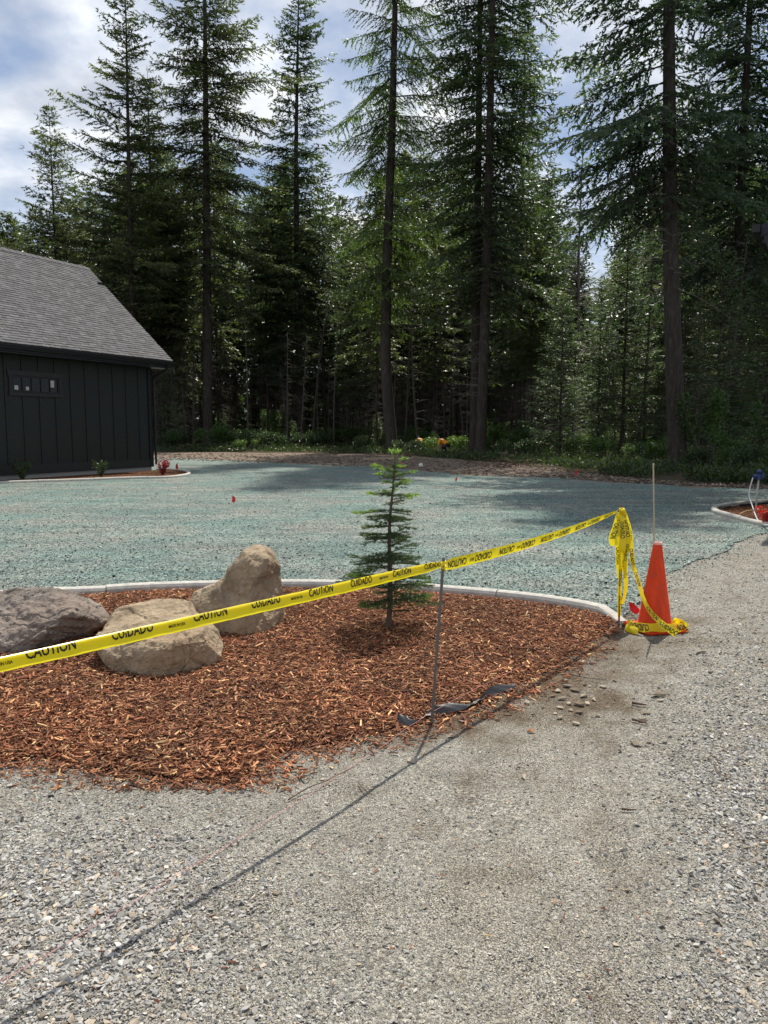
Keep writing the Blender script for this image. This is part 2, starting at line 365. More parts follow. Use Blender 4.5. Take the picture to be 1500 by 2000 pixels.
# mulch bed, gently mounded
def mound(P):
    d = edge_dist(P, mulch_poly); return .012 + .05 * (1 - np.exp(-d / .25))
g1 = np.stack(np.meshgrid(np.arange(-6.6, 2.3, .07), np.arange(3.1, 7.8, .07)), -1).reshape(-1, 2)
g1 = g1[inside(g1, mulch_poly) & (edge_dist(g1, mulch_poly) > .04)]
from mathutils.geometry import delaunay_2d_cdt
bpts = [Vector(p) for p in mulch_poly]; nb = len(bpts)
vv, ee, ff, *_ = delaunay_2d_cdt(bpts + [Vector(p) for p in g1], [(i, (i + 1) % nb) for i in range(nb)], [], 1, 1e-5)
vvn = np.array([(v.x, v.y) for v in vv])
link('mulch_bed', mesh('mulch_bed', np.column_stack([vvn, mound(vvn)]), tris=[f if (vv[f[1]] - vv[f[0]]).cross(vv[f[2]] - vv[f[0]]) > 0 else f[::-1] for f in ff if len(f) == 3], smooth=True), m_mulch, kind='structure')

# curbs: extruded rounded profile in cast segments
def curb_thing(path, label, name='garden_curb', wid=.13, hgt=.085, seg=1.15, cat='curb', side=1, taper=0):
    path = np.asarray(path)[:, :2]; s = np.r_[0, np.cumsum(np.linalg.norm(np.diff(path, axis=0), axis=1))]
    root = thing(name, label, cat, (path[0][0], path[0][1], 0))
    prof = np.array([(0, -.02), (0, .6), (.12, .88), (.35, 1), (.65, 1), (.88, .85), (1, .55), (1, -.02)]) * (wid, hgt)
    nseg = max(1, int(s[-1] / seg)); cuts = np.linspace(0, s[-1], nseg + 1)
    for a, b in zip(cuts[:-1], cuts[1:]):
        ss = np.linspace(a + .005, b - .005, max(3, int((b - a) / .12)))
        P = np.stack([np.interp(ss, s, path[:, k]) for k in (0, 1)], 1); t = np.gradient(P, axis=0); t /= np.linalg.norm(t, axis=1)[:, None]
        nrm = np.stack([-t[:, 1], t[:, 0]], 1) * side; n = len(P); m = len(prof)
        tp = np.clip((s[-1] - ss) / taper, .18, 1) if taper else np.ones(n)
        V = np.concatenate([np.column_stack([P + nrm * (u - .5 * wid) * (.6 + .4 * tp)[:, None] + nrm * .5 * wid, (z + .004 * math.sin(a * 3)) * tp]) for u, z in prof]).reshape(m, n, 3)
        i = np.arange(m - 1)[:, None] * n; j = np.arange(n - 1)[None]
        Q = np.stack([i + j, i + j + 1, i + n + j + 1, i + n + j], -1).reshape(-1, 4)
        if side > 0: Q = Q[:, ::-1]
        T = [[0, k * n, (k + 1) * n] for k in range(1, m - 1)] + [[n - 1, (k + 1) * n + n - 1, k * n + n - 1] for k in range(1, m - 1)]
        o = link('curb_segment', mesh('curb_segment', V.reshape(-1, 3) - (path[0][0], path[0][1], 0), T, Q), m_conc, root)
    return root
curb_thing(curb, 'long curved pale concrete curb between the green seeded lawn and the red mulch bed', taper=.3)

# ------------------------------------------------------------------ scattered small stuff
def rock_temp(seed, flat=.7, nv=11):
    r = random.Random(seed); bm = bmesh.new()
    for _ in range(nv):
        v = Vector((r.gauss(0, 1), r.gauss(0, 1), r.gauss(0, 1))).normalized() * r.uniform(.75, 1.05); v.z *= flat; v.x *= 1.15; bm.verts.new(v * .5)
    g = bmesh.ops.convex_hull(bm, input=bm.verts); bmesh.ops.delete(bm, geom=list(set(g['geom_interior'] + g['geom_unused'])), context='VERTS')
    bm.verts.index_update(); V = np.array([v.co[:] for v in bm.verts]); T = np.array([[v.index for v in f.verts] for f in bm.faces if len(f.verts) == 3]); bm.free(); return V, T, None
rocks = [rock_temp(i) for i in range(8)]; grit = [rock_temp(i + 30, .7, 8) for i in range(8)]; clod = [rock_temp(i + 60, .8, 6) for i in range(8)]
def px_points(n, x0, x1, y0, y1, power=1.0):
    """random ground points spread evenly over the ground (area-true) in a surveyed window"""
    P = []
    a, b = gp(750, y1)[1], gp(750, y0)[1]
    Y = a + (b - a) * RNG.random(n) ** power
    X = Y * ((x0 - 750) / F_PX + (x1 - x0) / F_PX * RNG.random(n))
    return np.stack([X, Y], 1)
# gravel stones
P = px_points(260000, -60, 1560, 1050, 2080, 1.7)
out_m = ~inside(P, mulch_poly) & ~inside(P, lawn_poly)
P = P[out_m]
x_, y_ = px_of(np.column_stack([P, np.zeros(len(P))]))
coarse = np.exp(-(((x_ - 160) / 330) ** 2 + ((y_ - 1800) / 210) ** 2)) * 1.2 + np.exp(-(((x_ - 1500) / 170) ** 2 + ((y_ - 1480) / 300) ** 2)) + .35 * np.exp(-((x_ - 1480) / 200) ** 2)
tc_, du_, so_ = tint(P)
keep = RNG.random(len(P)) < np.clip(.34 + .95 * coarse + .28 * fbm(P, 1.3, 4), .06, 1) * (1 - .35 * du_) * (1 - .5 * so_)
P = P[keep]; coarse = coarse[keep]; tc_ = tc_[keep]; so_ = so_[keep]
P = P[:100000]; coarse = coarse[:100000]; tc_ = tc_[:100000]; so_ = so_[:100000]; n = len(P)
sz = np.exp(RNG.normal(math.log(.0060), .45, n)) * (1 + .72 * np.clip(coarse, 0, 1.2)); sz = np.clip(sz, .0035, .030)
g = np.clip(RNG.normal(.27, .09, n) + .035 * coarse, .07, .6)[:, None]
hue = RNG.random(n)[:, None]
cols = g * np.where(hue < .16, (1.15, .97, .74), np.where(hue < .75, (1.03, 1.0, .945), (1.0, .99, .96))) * (.45 + .55 * tc_)
link('gravel', scatter_mesh('gravel', grit, np.column_stack([P, sz * .16 + gz(P)]), np.column_stack([sz * RNG.uniform(.8, 1.5, n), sz, sz * RNG.uniform(.6, 1, n)]),
     euler_mats(RNG.normal(0, .35, n), RNG.normal(0, .35, n), RNG.random(n) * 6.28), cols), m_stone, kind='stuff')

# hydroseed crumbs
P = px_points(150000, -40, 1560, 925, 1225, 2.1)
P = P[inside(P, lawn_poly)]; P = P[edge_dist(P, curb, False) > .02]
P2 = px_points(16000, 1100, 1540, 1010, 1260); P2 = P2[~inside(P2, lawn_poly) & ~inside(P2, mulch_poly) & (edge_dist(P2, ln, False) < .45 * RNG.random(len(P2)))]
P = np.concatenate([P[:62000], P2]); n = len(P)
sz = np.clip(np.exp(RNG.normal(math.log(.0165), .42, n)), .007, .05)
k = RNG.random(n)[:, None]; base = np.where(k < .60, (.235, .282, .265), np.where(k < .80, (.38, .415, .395), (.05, .065, .062)))
cols = base * np.clip(RNG.normal(1, .22, n), .5, 1.6)[:, None]
link('hydroseed_mulch_crumbs', scatter_mesh('hydroseed_mulch_crumbs', clod, np.column_stack([P, np.maximum(.007, gz(P) + .001) + sz * .12]), np.column_stack([sz * 1.2, sz, sz * .8]),
     euler_mats(RNG.normal(0, .4, n), RNG.normal(0, .4, n), RNG.random(n) * 6.28), cols), m_clod, kind='stuff')

# mulch chips: thin slivers and flakes
bx = np.array([[i, j, k] for i in (-.5, .5) for j in (-.5, .5) for k in (-.5, .5)]); 
chip_t = []
for i in range(5):
    v = bx.copy(); r = np.random.default_rng(i); v[:4, 1] *= r.uniform(.25, .9); v[4:, 1] *= r.uniform(.3, 1); v[:, 1] += r.uniform(-.25, .25) * v[:, 0] * 2; v[:, 2] += .4 * (np.abs(v[:, 0]) - .5) * r.uniform(-1, 1)
    chip_t.append((v, None, np.array([[0, 4, 5, 1], [2, 3, 7, 6], [1, 5, 7, 3]])))
def chips(name, P, z, smin=.009, smax=.075, dark=.1):
    n = len(P); Ls = np.clip(np.exp(RNG.normal(math.log(.0235), .50, n)), smin, smax); W = Ls * RNG.uniform(.10, .38, n); W = np.clip(W, .0025, .013); H = W * RNG.uniform(.25, .6, n)
    k = RNG.random(n)[:, None]
    base = np.where(k < .33, (.14, .055, .029), np.where(k < .66, (.27, .108, .053), np.where(k < .85, (.42, .205, .10), np.where(k < .91, (.62, .40, .20), (.07, .035, .022)))))
    pt_ = fbm(P, 1.6, 33)[:, None]; cols = base * np.clip(RNG.normal(1, .22, n), .5, 1.5)[:, None] * (1 + .30 * pt_) * np.where(pt_ > 0, (1.02, .98, .95), (1, 1, 1))
    return link(name, scatter_mesh(name, chip_t, np.column_stack([P, z + RNG.random(n) * .014]), np.column_stack([Ls, W, H]),
         euler_mats(RNG.normal(0, .35, n), RNG.normal(0, .22, n), RNG.random(n) * 6.28), cols), m_chip, kind='stuff')
P = px_points(170000, -60, 1220, 1155, 1550, 1.0)
d = edge_dist(P, mulch_poly); ins = inside(P, mulch_poly)
dc = edge_dist(P, curb, False)
m = (ins & (dc > .012)) ; P1 = P[m][:78000]
q = ~ins & ~inside(P, lawn_poly) & (d < .30 * RNG.random(len(P)) ** 3.2) & (dc > .15); P2 = P[q]
chips('mulch_chips', np.concatenate([P1, P2]), np.concatenate([mound(P1) + .001, np.maximum(gz(P2), 0) + .003]))
# stray chips and bark crumbs over the driveway, scraps on the far dirt strip
P = px_points(1500, -50, 1550, 1230, 2000); P = P[~inside(P, mulch_poly) & ~inside(P, lawn_poly)]
chips('stray_bark', P[:260], gz(P[:260]) + .002, .005, .02)

# ------------------------------------------------------------------ conifers
def unit(v): return v / (np.linalg.norm(v, axis=-1, keepdims=True) + 1e-9)
def conifer(seed, H, zb, Rmax, nbr=120, r0=.35, sway=((0, 0), (1, 0)), droop=.25, a_top=35, a_low=-12, shape=.8, irreg=.3, twig_step=.26, twig_k=.34,
            spray_step=.085, spray=(.15, .06), hang=.15, cols=((.022, .042, .020), (.060, .098, .036)), dead=60, ndead_z=2.0, dead_len=1.6, side_bias=None, tip=.0, front=1.0):
    r = np.random.default_rng(seed); tr = MB(); lb = MB(); fo = MB(); de = MB()
    sz_ = np.array([a for a, b in sway]) * (H if sway[-1][0] <= 1 else 1); sx_ = np.array([b for a, b in sway])
    off = lambda z: np.interp(z, sz_, sx_)
    zs = np.r_[-.1, .25, np.linspace(.8, H, 16)]
    rad = r0 * .88 * np.clip(1 - zs / H, .02, 1) ** .82; rad[0] *= 1.45; rad[1] *= 1.22; rad[-1] = .012
    tr.tube(np.stack([off(zs), np.zeros_like(zs), zs], 1), rad, 12)
    # live branches
    u = np.sort(r.random(nbr)) ** .92; z0 = zb + u * (H - zb) * .985
    z0 = z0 - (z0 % .55) * .5
    phi = np.arange(nbr) * 2.39996 + r.normal(0, .35, nbr)
    Lb = Rmax * np.clip(1 - u, 0, 1) ** shape * np.minimum(1, .55 + u * 3.2) * np.exp(r.normal(0, irreg, nbr)) + .22
    if side_bias is not None: Lb *= 1 + side_bias[1] * np.cos(phi - side_bias[0])
    Lb *= np.where((np.cos(phi + math.pi / 2) > .72) & (u < .93), front, 1)
    a0 = np.tan(np.radians(a_low + (a_top - a_low) * u ** 1.1 + r.normal(0, 5, nbr)))
    o = np.stack([off(z0), np.zeros(nbr), z0], 1); hd = np.stack([np.cos(phi), np.sin(phi), np.zeros(nbr)], 1)
    dk = droop * (1 - u) * r.uniform(.6, 1.4, nbr); bend = r.normal(0, .12, nbr)
    sdir = np.stack([-np.sin(phi), np.cos(phi), np.zeros(nbr)], 1)
    def bp(i, s):
        s = np.asarray(s)[..., None]; l = Lb[i][..., None]
        return o[i] + hd[i] * l * s + sdir[i] * (bend[i][..., None] * l * s * s) + np.array([0, 0, 1.]) * l * (a0[i][..., None] * s - dk[i][..., None] * 1.6 * s ** 2 + dk[i][..., None] * 1.0 * s ** 3.2)
    ss = np.linspace(0, 1, 6)
    for i in range(nbr):
        rb = .007 * Lb[i] + .010
        lb.tube(bp(np.full(6, i), ss), rb * (1.02 - ss), 3, cap=False)
    # twigs
    nt_ = np.maximum(3, (Lb / twig_step).astype(int)); bi = np.repeat(np.arange(nbr), nt_)
    k = np.concatenate([np.arange(q) for q in nt_]); s = .10 + .90 * (k + r.random(len(k))) / nt_[bi]; s = np.clip(s, 0, .995)
    bi = np.repeat(bi, 2); s = np.repeat(s, 2); side = np.tile([1, -1], len(s) // 2)
    p0 = bp(bi, s); p1 = bp(bi, np.minimum(s + .04, 1.03)); bd = unit(p1 - p0); sd_ = unit(np.cross(bd, (0, 0, 1.)))
    ang = np.radians(r.uniform(35, 75, len(s)))[:, None]
    tl = (twig_k * Lb[bi] * (1 - s) ** .75 + .30) * r.uniform(.5, 1.3, len(s)); tl = np.minimum(tl, 1.5)
    td = unit(bd * np.cos(ang) + sd_ * side[:, None] * np.sin(ang) + np.array([0, 0, 1.]) * (r.normal(-hang, .16, len(s)))[:, None])
    # sprays
    ns = np.maximum(3, (tl / spray_step).astype(int)); ti = np.repeat(np.arange(len(s)), ns)
    k = np.concatenate([np.arange(q) for q in ns]); q = (k + r.random(len(k))) / ns[ti]
    P0 = p0[ti] + td[ti] * (tl[ti] * q)[:, None] + np.array([0, 0, -1.]) * (hang * .5 * (tl[ti] * q) ** 2)[:, None]
    n = len(P0); sg = np.where(r.random(n) < .5, 1, -1)[:, None]
    an = np.radians(r.uniform(10, 60, n))[:, None]
    side2 = unit(np.cross(td[ti], (0, 0, 1.)) + r.normal(0, .35, (n, 3)))
    D = unit(td[ti] * np.cos(an) + side2 * sg * np.sin(an) + np.array([0, 0, 1.]) * r.normal(-hang * .5, .25, n)[:, None])
    ln_ = spray[0] * r.uniform(.6, 1.5, n) * (1.1 - .25 * q); wd = spray[1] * r.uniform(.6, 1.3, n)
    wv = unit(np.cross(D, unit(r.normal(0, .5, (n, 3)) + (0, 0, 1.))))
    V = np.stack([P0 - wv * wd[:, None] * .5, P0 + wv * wd[:, None] * .5, P0 + D * ln_[:, None]], 1)
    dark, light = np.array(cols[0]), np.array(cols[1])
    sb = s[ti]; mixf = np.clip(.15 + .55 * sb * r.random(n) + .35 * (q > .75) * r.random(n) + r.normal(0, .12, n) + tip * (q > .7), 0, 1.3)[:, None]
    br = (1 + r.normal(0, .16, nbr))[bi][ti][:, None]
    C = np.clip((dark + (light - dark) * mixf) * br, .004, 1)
    fo.add(V.reshape(-1, 3), T=np.arange(n * 3).reshape(-1, 3), C=np.repeat(C, 3, 0))
    # twig stems as slim triangles
    m = tl > .35; w_ = np.array([0, 0, .008])
    V = np.stack([p0[m] - w_, p0[m] + w_, p0[m] + td[m] * (tl[m] * .9)[:, None]], 1)
    lb.add(V.reshape(-1, 3), T=np.arange(m.sum() * 3).reshape(-1, 3))
    # dead lower branches
    for i in range(dead):
        z = ndead_z + (zb + (H - zb) * .15 - ndead_z) * r.random() ** .8; a = r.random() * 6.283; l = dead_len * r.uniform(.3, 1.2)
        h = np.array([math.cos(a), math.sin(a), 0]); b0 = np.array([off(z), 0, z]); sl = r.uniform(-.5, .15); cv = r.uniform(-.35, .3)
        pts = [b0 + h * l * t + np.array([0, 0, l * (sl * t + cv * t * t)]) for t in (0, .35, .7, 1)]
        de.tube(pts, [.016 * r0 / .3 + .008, .011, .008, .003], 3, cap=False)
        for _ in range(int(2 + l * 2.5)):
            t = r.uniform(.25, 1); pb = b0 + h * l * t + np.array([0, 0, l * (sl * t + cv * t * t)]); dd = unit(h * .6 + r.normal(0, .55, 3)) * l * r.uniform(.15, .45)
            de.add([pb - (0, 0, .006), pb + (0, 0, .006), pb + dd], T=[[0, 1, 2]])
    return dict(trunk=tr.mesh('trunk', True), limbs=lb.mesh('limbs'), crown=fo.mesh('crown'), dead=de.mesh('dead_branches') if dead else None)

def plant_tree(name, meshes, label, x, y, rz=0.0, scale=1.0, group=None, cat='tree', needle=None, sq=1.0):
    t = thing(name, label, cat, (x, y, 0), rz, group); t.scale = (scale * sq, scale * sq, scale)
    link('trunk', meshes['trunk'], m_bark, t); link('limbs', meshes['limbs'], m_branch, t); link('crown', meshes['crown'], needle or m_needle, t)
    if meshes.get('dead'): link('dead_branches', meshes['dead'], m_twig, t, kind='stuff')
    return t
def X(px, D): return (px - 750) / F_PX * D * 1.0
def lean(D, *pts):
    q_ = [dp(a, b, D) for a, b in pts]; x0_ = q_[0][0]; r_ = [(0, 0)] + [(p[2], p[0] - x0_) for p in q_[1:]]; r_.append((r_[-1][0] + 30, r_[-1][1] + (r_[-1][1] - r_[-2][1]) / (r_[-1][0] - r_[-2][0]) * 15)); return x0_, r_

GREEN = ((.040, .064, .036), (.125, .160, .078)); OLIVE = ((.052, .068, .035), (.155, .168, .080)); BLUEG = ((.038, .064, .046), (.115, .152, .098))
DF = 'tall conifers standing along the edge of the seeded lawn'
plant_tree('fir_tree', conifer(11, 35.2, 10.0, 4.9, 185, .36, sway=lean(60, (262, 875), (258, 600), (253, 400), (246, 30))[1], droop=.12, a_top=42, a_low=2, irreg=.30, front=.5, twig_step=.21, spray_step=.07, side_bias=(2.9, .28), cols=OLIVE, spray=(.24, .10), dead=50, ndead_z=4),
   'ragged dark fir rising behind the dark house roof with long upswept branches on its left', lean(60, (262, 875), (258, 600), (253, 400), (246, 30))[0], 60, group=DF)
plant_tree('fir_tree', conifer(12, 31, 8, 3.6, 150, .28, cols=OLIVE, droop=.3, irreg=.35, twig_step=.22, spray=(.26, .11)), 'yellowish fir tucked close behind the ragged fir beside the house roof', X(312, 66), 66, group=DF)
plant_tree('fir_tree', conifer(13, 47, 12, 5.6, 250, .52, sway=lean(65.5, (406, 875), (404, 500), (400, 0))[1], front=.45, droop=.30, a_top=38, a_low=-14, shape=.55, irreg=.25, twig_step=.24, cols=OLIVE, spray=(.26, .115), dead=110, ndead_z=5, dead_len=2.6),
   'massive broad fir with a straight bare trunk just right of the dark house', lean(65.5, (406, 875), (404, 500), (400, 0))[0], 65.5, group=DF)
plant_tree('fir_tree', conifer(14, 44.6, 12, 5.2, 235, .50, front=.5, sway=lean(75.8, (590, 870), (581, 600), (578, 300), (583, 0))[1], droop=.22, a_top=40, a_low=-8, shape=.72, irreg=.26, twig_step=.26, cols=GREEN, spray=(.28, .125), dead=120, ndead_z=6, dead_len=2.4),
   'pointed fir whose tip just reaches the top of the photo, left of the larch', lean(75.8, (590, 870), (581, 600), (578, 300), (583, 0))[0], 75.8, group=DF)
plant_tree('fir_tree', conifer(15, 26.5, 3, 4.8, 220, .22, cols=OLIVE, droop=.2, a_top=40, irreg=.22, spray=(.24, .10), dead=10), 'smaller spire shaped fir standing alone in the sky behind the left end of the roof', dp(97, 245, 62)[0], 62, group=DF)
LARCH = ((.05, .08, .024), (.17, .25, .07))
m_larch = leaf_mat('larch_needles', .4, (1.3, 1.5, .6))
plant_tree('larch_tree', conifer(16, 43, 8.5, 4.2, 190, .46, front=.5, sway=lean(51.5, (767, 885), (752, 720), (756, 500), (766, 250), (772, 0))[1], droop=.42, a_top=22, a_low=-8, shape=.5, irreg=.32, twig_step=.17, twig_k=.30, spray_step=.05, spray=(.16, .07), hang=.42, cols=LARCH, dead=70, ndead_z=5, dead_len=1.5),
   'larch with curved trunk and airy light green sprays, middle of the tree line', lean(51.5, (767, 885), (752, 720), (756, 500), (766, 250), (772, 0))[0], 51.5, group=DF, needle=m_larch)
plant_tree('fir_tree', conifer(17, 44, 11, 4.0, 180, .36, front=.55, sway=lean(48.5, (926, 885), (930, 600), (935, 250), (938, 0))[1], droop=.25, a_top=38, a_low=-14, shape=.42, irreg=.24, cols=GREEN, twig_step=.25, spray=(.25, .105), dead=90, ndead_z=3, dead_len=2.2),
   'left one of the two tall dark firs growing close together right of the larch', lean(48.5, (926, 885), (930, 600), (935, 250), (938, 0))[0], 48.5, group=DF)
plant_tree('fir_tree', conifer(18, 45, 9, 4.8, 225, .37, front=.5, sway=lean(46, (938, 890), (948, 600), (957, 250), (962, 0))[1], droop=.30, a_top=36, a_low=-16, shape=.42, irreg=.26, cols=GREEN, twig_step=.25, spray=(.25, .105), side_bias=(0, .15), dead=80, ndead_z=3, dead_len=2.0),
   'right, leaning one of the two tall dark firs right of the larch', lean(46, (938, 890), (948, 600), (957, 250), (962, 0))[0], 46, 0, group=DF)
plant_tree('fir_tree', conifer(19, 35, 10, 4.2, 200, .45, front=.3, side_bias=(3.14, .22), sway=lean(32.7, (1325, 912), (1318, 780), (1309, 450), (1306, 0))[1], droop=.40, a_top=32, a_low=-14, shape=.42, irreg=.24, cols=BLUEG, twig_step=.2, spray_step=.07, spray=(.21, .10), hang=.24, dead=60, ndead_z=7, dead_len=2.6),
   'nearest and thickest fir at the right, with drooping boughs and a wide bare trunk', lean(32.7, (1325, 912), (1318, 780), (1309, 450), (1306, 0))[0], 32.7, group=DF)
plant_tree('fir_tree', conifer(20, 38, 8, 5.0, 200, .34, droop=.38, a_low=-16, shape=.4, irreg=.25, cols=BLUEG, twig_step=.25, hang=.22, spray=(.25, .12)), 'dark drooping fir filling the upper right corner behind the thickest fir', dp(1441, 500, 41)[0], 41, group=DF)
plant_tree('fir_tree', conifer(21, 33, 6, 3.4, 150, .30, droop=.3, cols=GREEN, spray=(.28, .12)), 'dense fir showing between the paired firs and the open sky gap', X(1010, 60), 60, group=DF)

# dead-topped spruce
def snag(seed, H, R_):
    r = np.random.default_rng(seed); a = MB(); b = MB(); zs = np.linspace(0, H, 14)
    a.tube(np.stack([.1 * np.sin(zs * .3), 0 * zs, zs], 1), .19 * (1.02 - zs / H) + .008, 7)
    for i in range(120):
        u = r.random(); z = 7 + (H - 7.2) * u; l = (R_ * (1 - u) ** .8 + .25) * r.uniform(.6, 1.3); p = r.random() * 6.283; h = np.array([math.cos(p), math.sin(p), 0]); o_ = np.array([.1 * math.sin(z * .3), 0, z])
        f = lambda t: o_ + h * l * t + np.array([0, 0, l * (.15 * t + .1 * t * t + .45 * u * t)])
        b.tube([f(0), f(.5), f(1)], [.034, .02, .008], 3, cap=False)
        for k in range(7):
            t = r.uniform(.2, 1); q = f(t); dd = unit(h + r.normal(0, .6, 3)) * l * .3
            b.add([q - (0, 0, .007), q + (0, 0, .007), q + dd], T=[[0, 1, 2]])
    return a.mesh('trunk', True), b.mesh('bare_branches')
a_, b_ = snag(5, 25.2, 2.4)
t = thing('dead_spruce', 'bare brown dead topped spruce standing in the sky gap', 'tree', (dp(1138, 300, 60)[0], 60, 0)); link('trunk', a_, m_snag, t); link('bare_branches', b_, m_snag, t)

# young firs, the light they catch put into their pale needle colour
YG_LIT = ((.07, .105, .06), (.19, .25, .15))
yf = [conifer(31, 8.6, .8, 2.0, 120, .09, droop=.15, a_top=45, a_low=8, shape=.75, irreg=.12, twig_step=.17, spray_step=.06, spray=(.12, .045), cols=YG_LIT, dead=0),
      conifer(32, 13.5, 1.5, 2.5, 150, .13, droop=.2, a_top=42, a_low=0, shape=.7, irreg=.15, twig_step=.2, spray_step=.07, spray=(.14, .05), cols=YG_LIT, dead=0)]
YF = 'young pale green firs under the tall trees'
for px, D, i, s, lab in [(1092, 43, 0, 1.0, 'short pale young fir lit by the sun left of the tall young fir'), (1213, 46, 1, 1.02, 'tall pale young fir lit by the sun below the sky gap'), (1165, 49, 1, .82, 'middle pale young fir between two lit young firs'),
                      (1395, 36, 0, 1.12, 'dark young fir right of the thickest trunk'), (1487, 38, 1, .80, 'pale young fir at the right edge of the tree line below the eave'), (1255, 50, 1, .75, 'young fir in shade left of the thickest trunk'),
                      (330, 63, 0, .75, 'little fir in shade beside the right corner of the dark house')]:
    plant_tree('young_fir', yf[i], lab, X(px, D), D, px * .7, s, YF)

# background forest
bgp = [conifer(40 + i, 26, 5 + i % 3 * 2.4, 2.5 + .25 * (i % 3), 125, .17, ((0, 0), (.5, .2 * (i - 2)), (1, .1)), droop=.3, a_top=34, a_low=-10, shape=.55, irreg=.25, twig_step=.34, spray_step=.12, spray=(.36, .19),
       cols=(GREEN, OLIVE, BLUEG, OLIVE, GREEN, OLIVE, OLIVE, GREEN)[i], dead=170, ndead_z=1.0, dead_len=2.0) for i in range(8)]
def edgeD(px): return np.interp(px, [-200, 300, 600, 750, 900, 1100, 1300, 1500, 1800], [64, 64, 62, 56, 52, 47, 40, 35, 33])
def capY(px): return np.interp(px, [-200, 0, 20, 130, 160, 450, 520, 600, 700, 760, 860, 1070, 1100, 1160, 1210, 1260, 1500, 1700], [430, 415, 440, 425, 320, 300, 320, 350, 390, 350, 330, 350, 430, 440, 420, 340, 300, 250])
BG = 'slim conifers of the background forest'
placed = [(X(257, 60), 60), (X(407, 65), 65), (X(584, 76), 76), (X(765, 51), 51), (X(933, 47), 47), (X(1325, 33), 33), (X(1452, 41), 41), (X(1213, 46), 46), (X(1092, 43), 43)]
cnt = 0; tries = 0
while cnt < 255 and tries < 12000:
    tries += 1
    px = random.uniform(-170, 1680); D = edgeD(px) + 1.5 + (140 - edgeD(px)) * random.random() ** .95
    x = X(px, D)
    if px < 330 and D < 58: continue
    if any(d0 < D < d0 + 17 and abs(x - (q0 + .347 * (D - d0))) < w0 for q0, d0, w0 in ((4.0, 51, 2.6), (-11.5, 59, 2.2), (9.8, 43, 2.0), (14.2, 46, 2.4))): continue
    if any((x - a) ** 2 + (D - b) ** 2 < 2.5 ** 2 for a, b in placed): continue
    ht = min(38, ((838 - capY(px)) / F_PX * D + 1.6) * random.uniform(.78, 1.06)); 
    if ht < 11: continue
    placed.append((x, D)); i = random.randrange(8); s = ht / 26
    if 1120 < px < 1200 and D > 55: s *= .85
    gap = ['behind the left part of the dark house', 'behind the right part of the dark house', 'between the ragged and the broad fir', 'between the broad and the pointed fir', 'between the pointed fir and the larch', 'between the larch and the paired firs', 'between paired firs and lit young firs', 'between lit young firs and the thickest trunk', 'right of the thickest trunk'][int(np.searchsorted([130, 258, 407, 584, 765, 935, 1120, 1325], px))]
    dep = 'in the front rows' if D < edgeD(px) + 14 else ('in the middle rows' if D < edgeD(px) + 42 else 'in the back rows')
    plant_tree('forest_conifer', bgp[i], ('tall' if ht > 27 else ('short' if ht < 19 else 'medium')) + ' slim conifer %s, %s' % (dep, gap), x, D, random.random() * 6.28, s, BG, sq=random.uniform(.85, 1.1) / s ** .3)
    cnt += 1
# thin bare poles (suppressed trees) in the shade
m_pole = M('pole_bark', (.085, .072, .062), .9, .1)
pole = MB(); zs = np.linspace(-.1, 11, 7); pole.tube(np.stack([.12 * np.sin(zs * .4), 0 * zs, zs], 1), np.linspace(.085, .02, 7), 7); pole_m = pole.mesh('trunk', True)
pb = MB(); rr = np.random.default_rng(3)
for i in range(70):
    z = rr.uniform(1.2, 11); a = rr.random() * 6.28; l = rr.uniform(.3, 1.3); h = np.array([math.cos(a), math.sin(a), rr.uniform(-.4, .3)]); b0 = np.array([.12 * math.sin(z * .4), 0, z]); pb.tube([b0, b0 + h * l * .5, b0 + h * l + (0, 0, -.1 * l)], [.012, .008, .003], 3, cap=False)
pb_m = pb.mesh('dead_branches')
for i in range(60):
    px = random.uniform(310, 1560); D = edgeD(px) + random.uniform(0, 26)
    t = thing('bare_pole_tree', 'thin bare pole tree in the forest shade, ' + ['between the house and the broad fir', 'between the broad fir and the pointed fir', 'between the pointed fir and the larch', 'between the larch and paired firs', 'between paired firs and lit young firs', 'between young firs and the thickest trunk', 'right of the thickest trunk'][int(np.searchsorted([407, 584, 765, 935, 1120, 1325], px))], 'tree', (X(px, D), D, 0), random.random() * 6.28, 'thin bare poles between the forest trunks'); s = random.uniform(.6, 1.25); t.scale = (s, s, s); t.rotation_euler[0] = random.gauss(0, .04); t.rotation_euler[1] = random.gauss(0, .05)
    link('trunk', pole_m, m_pole, t); link('dead_branches', pb_m, m_twig, t, kind='stuff')

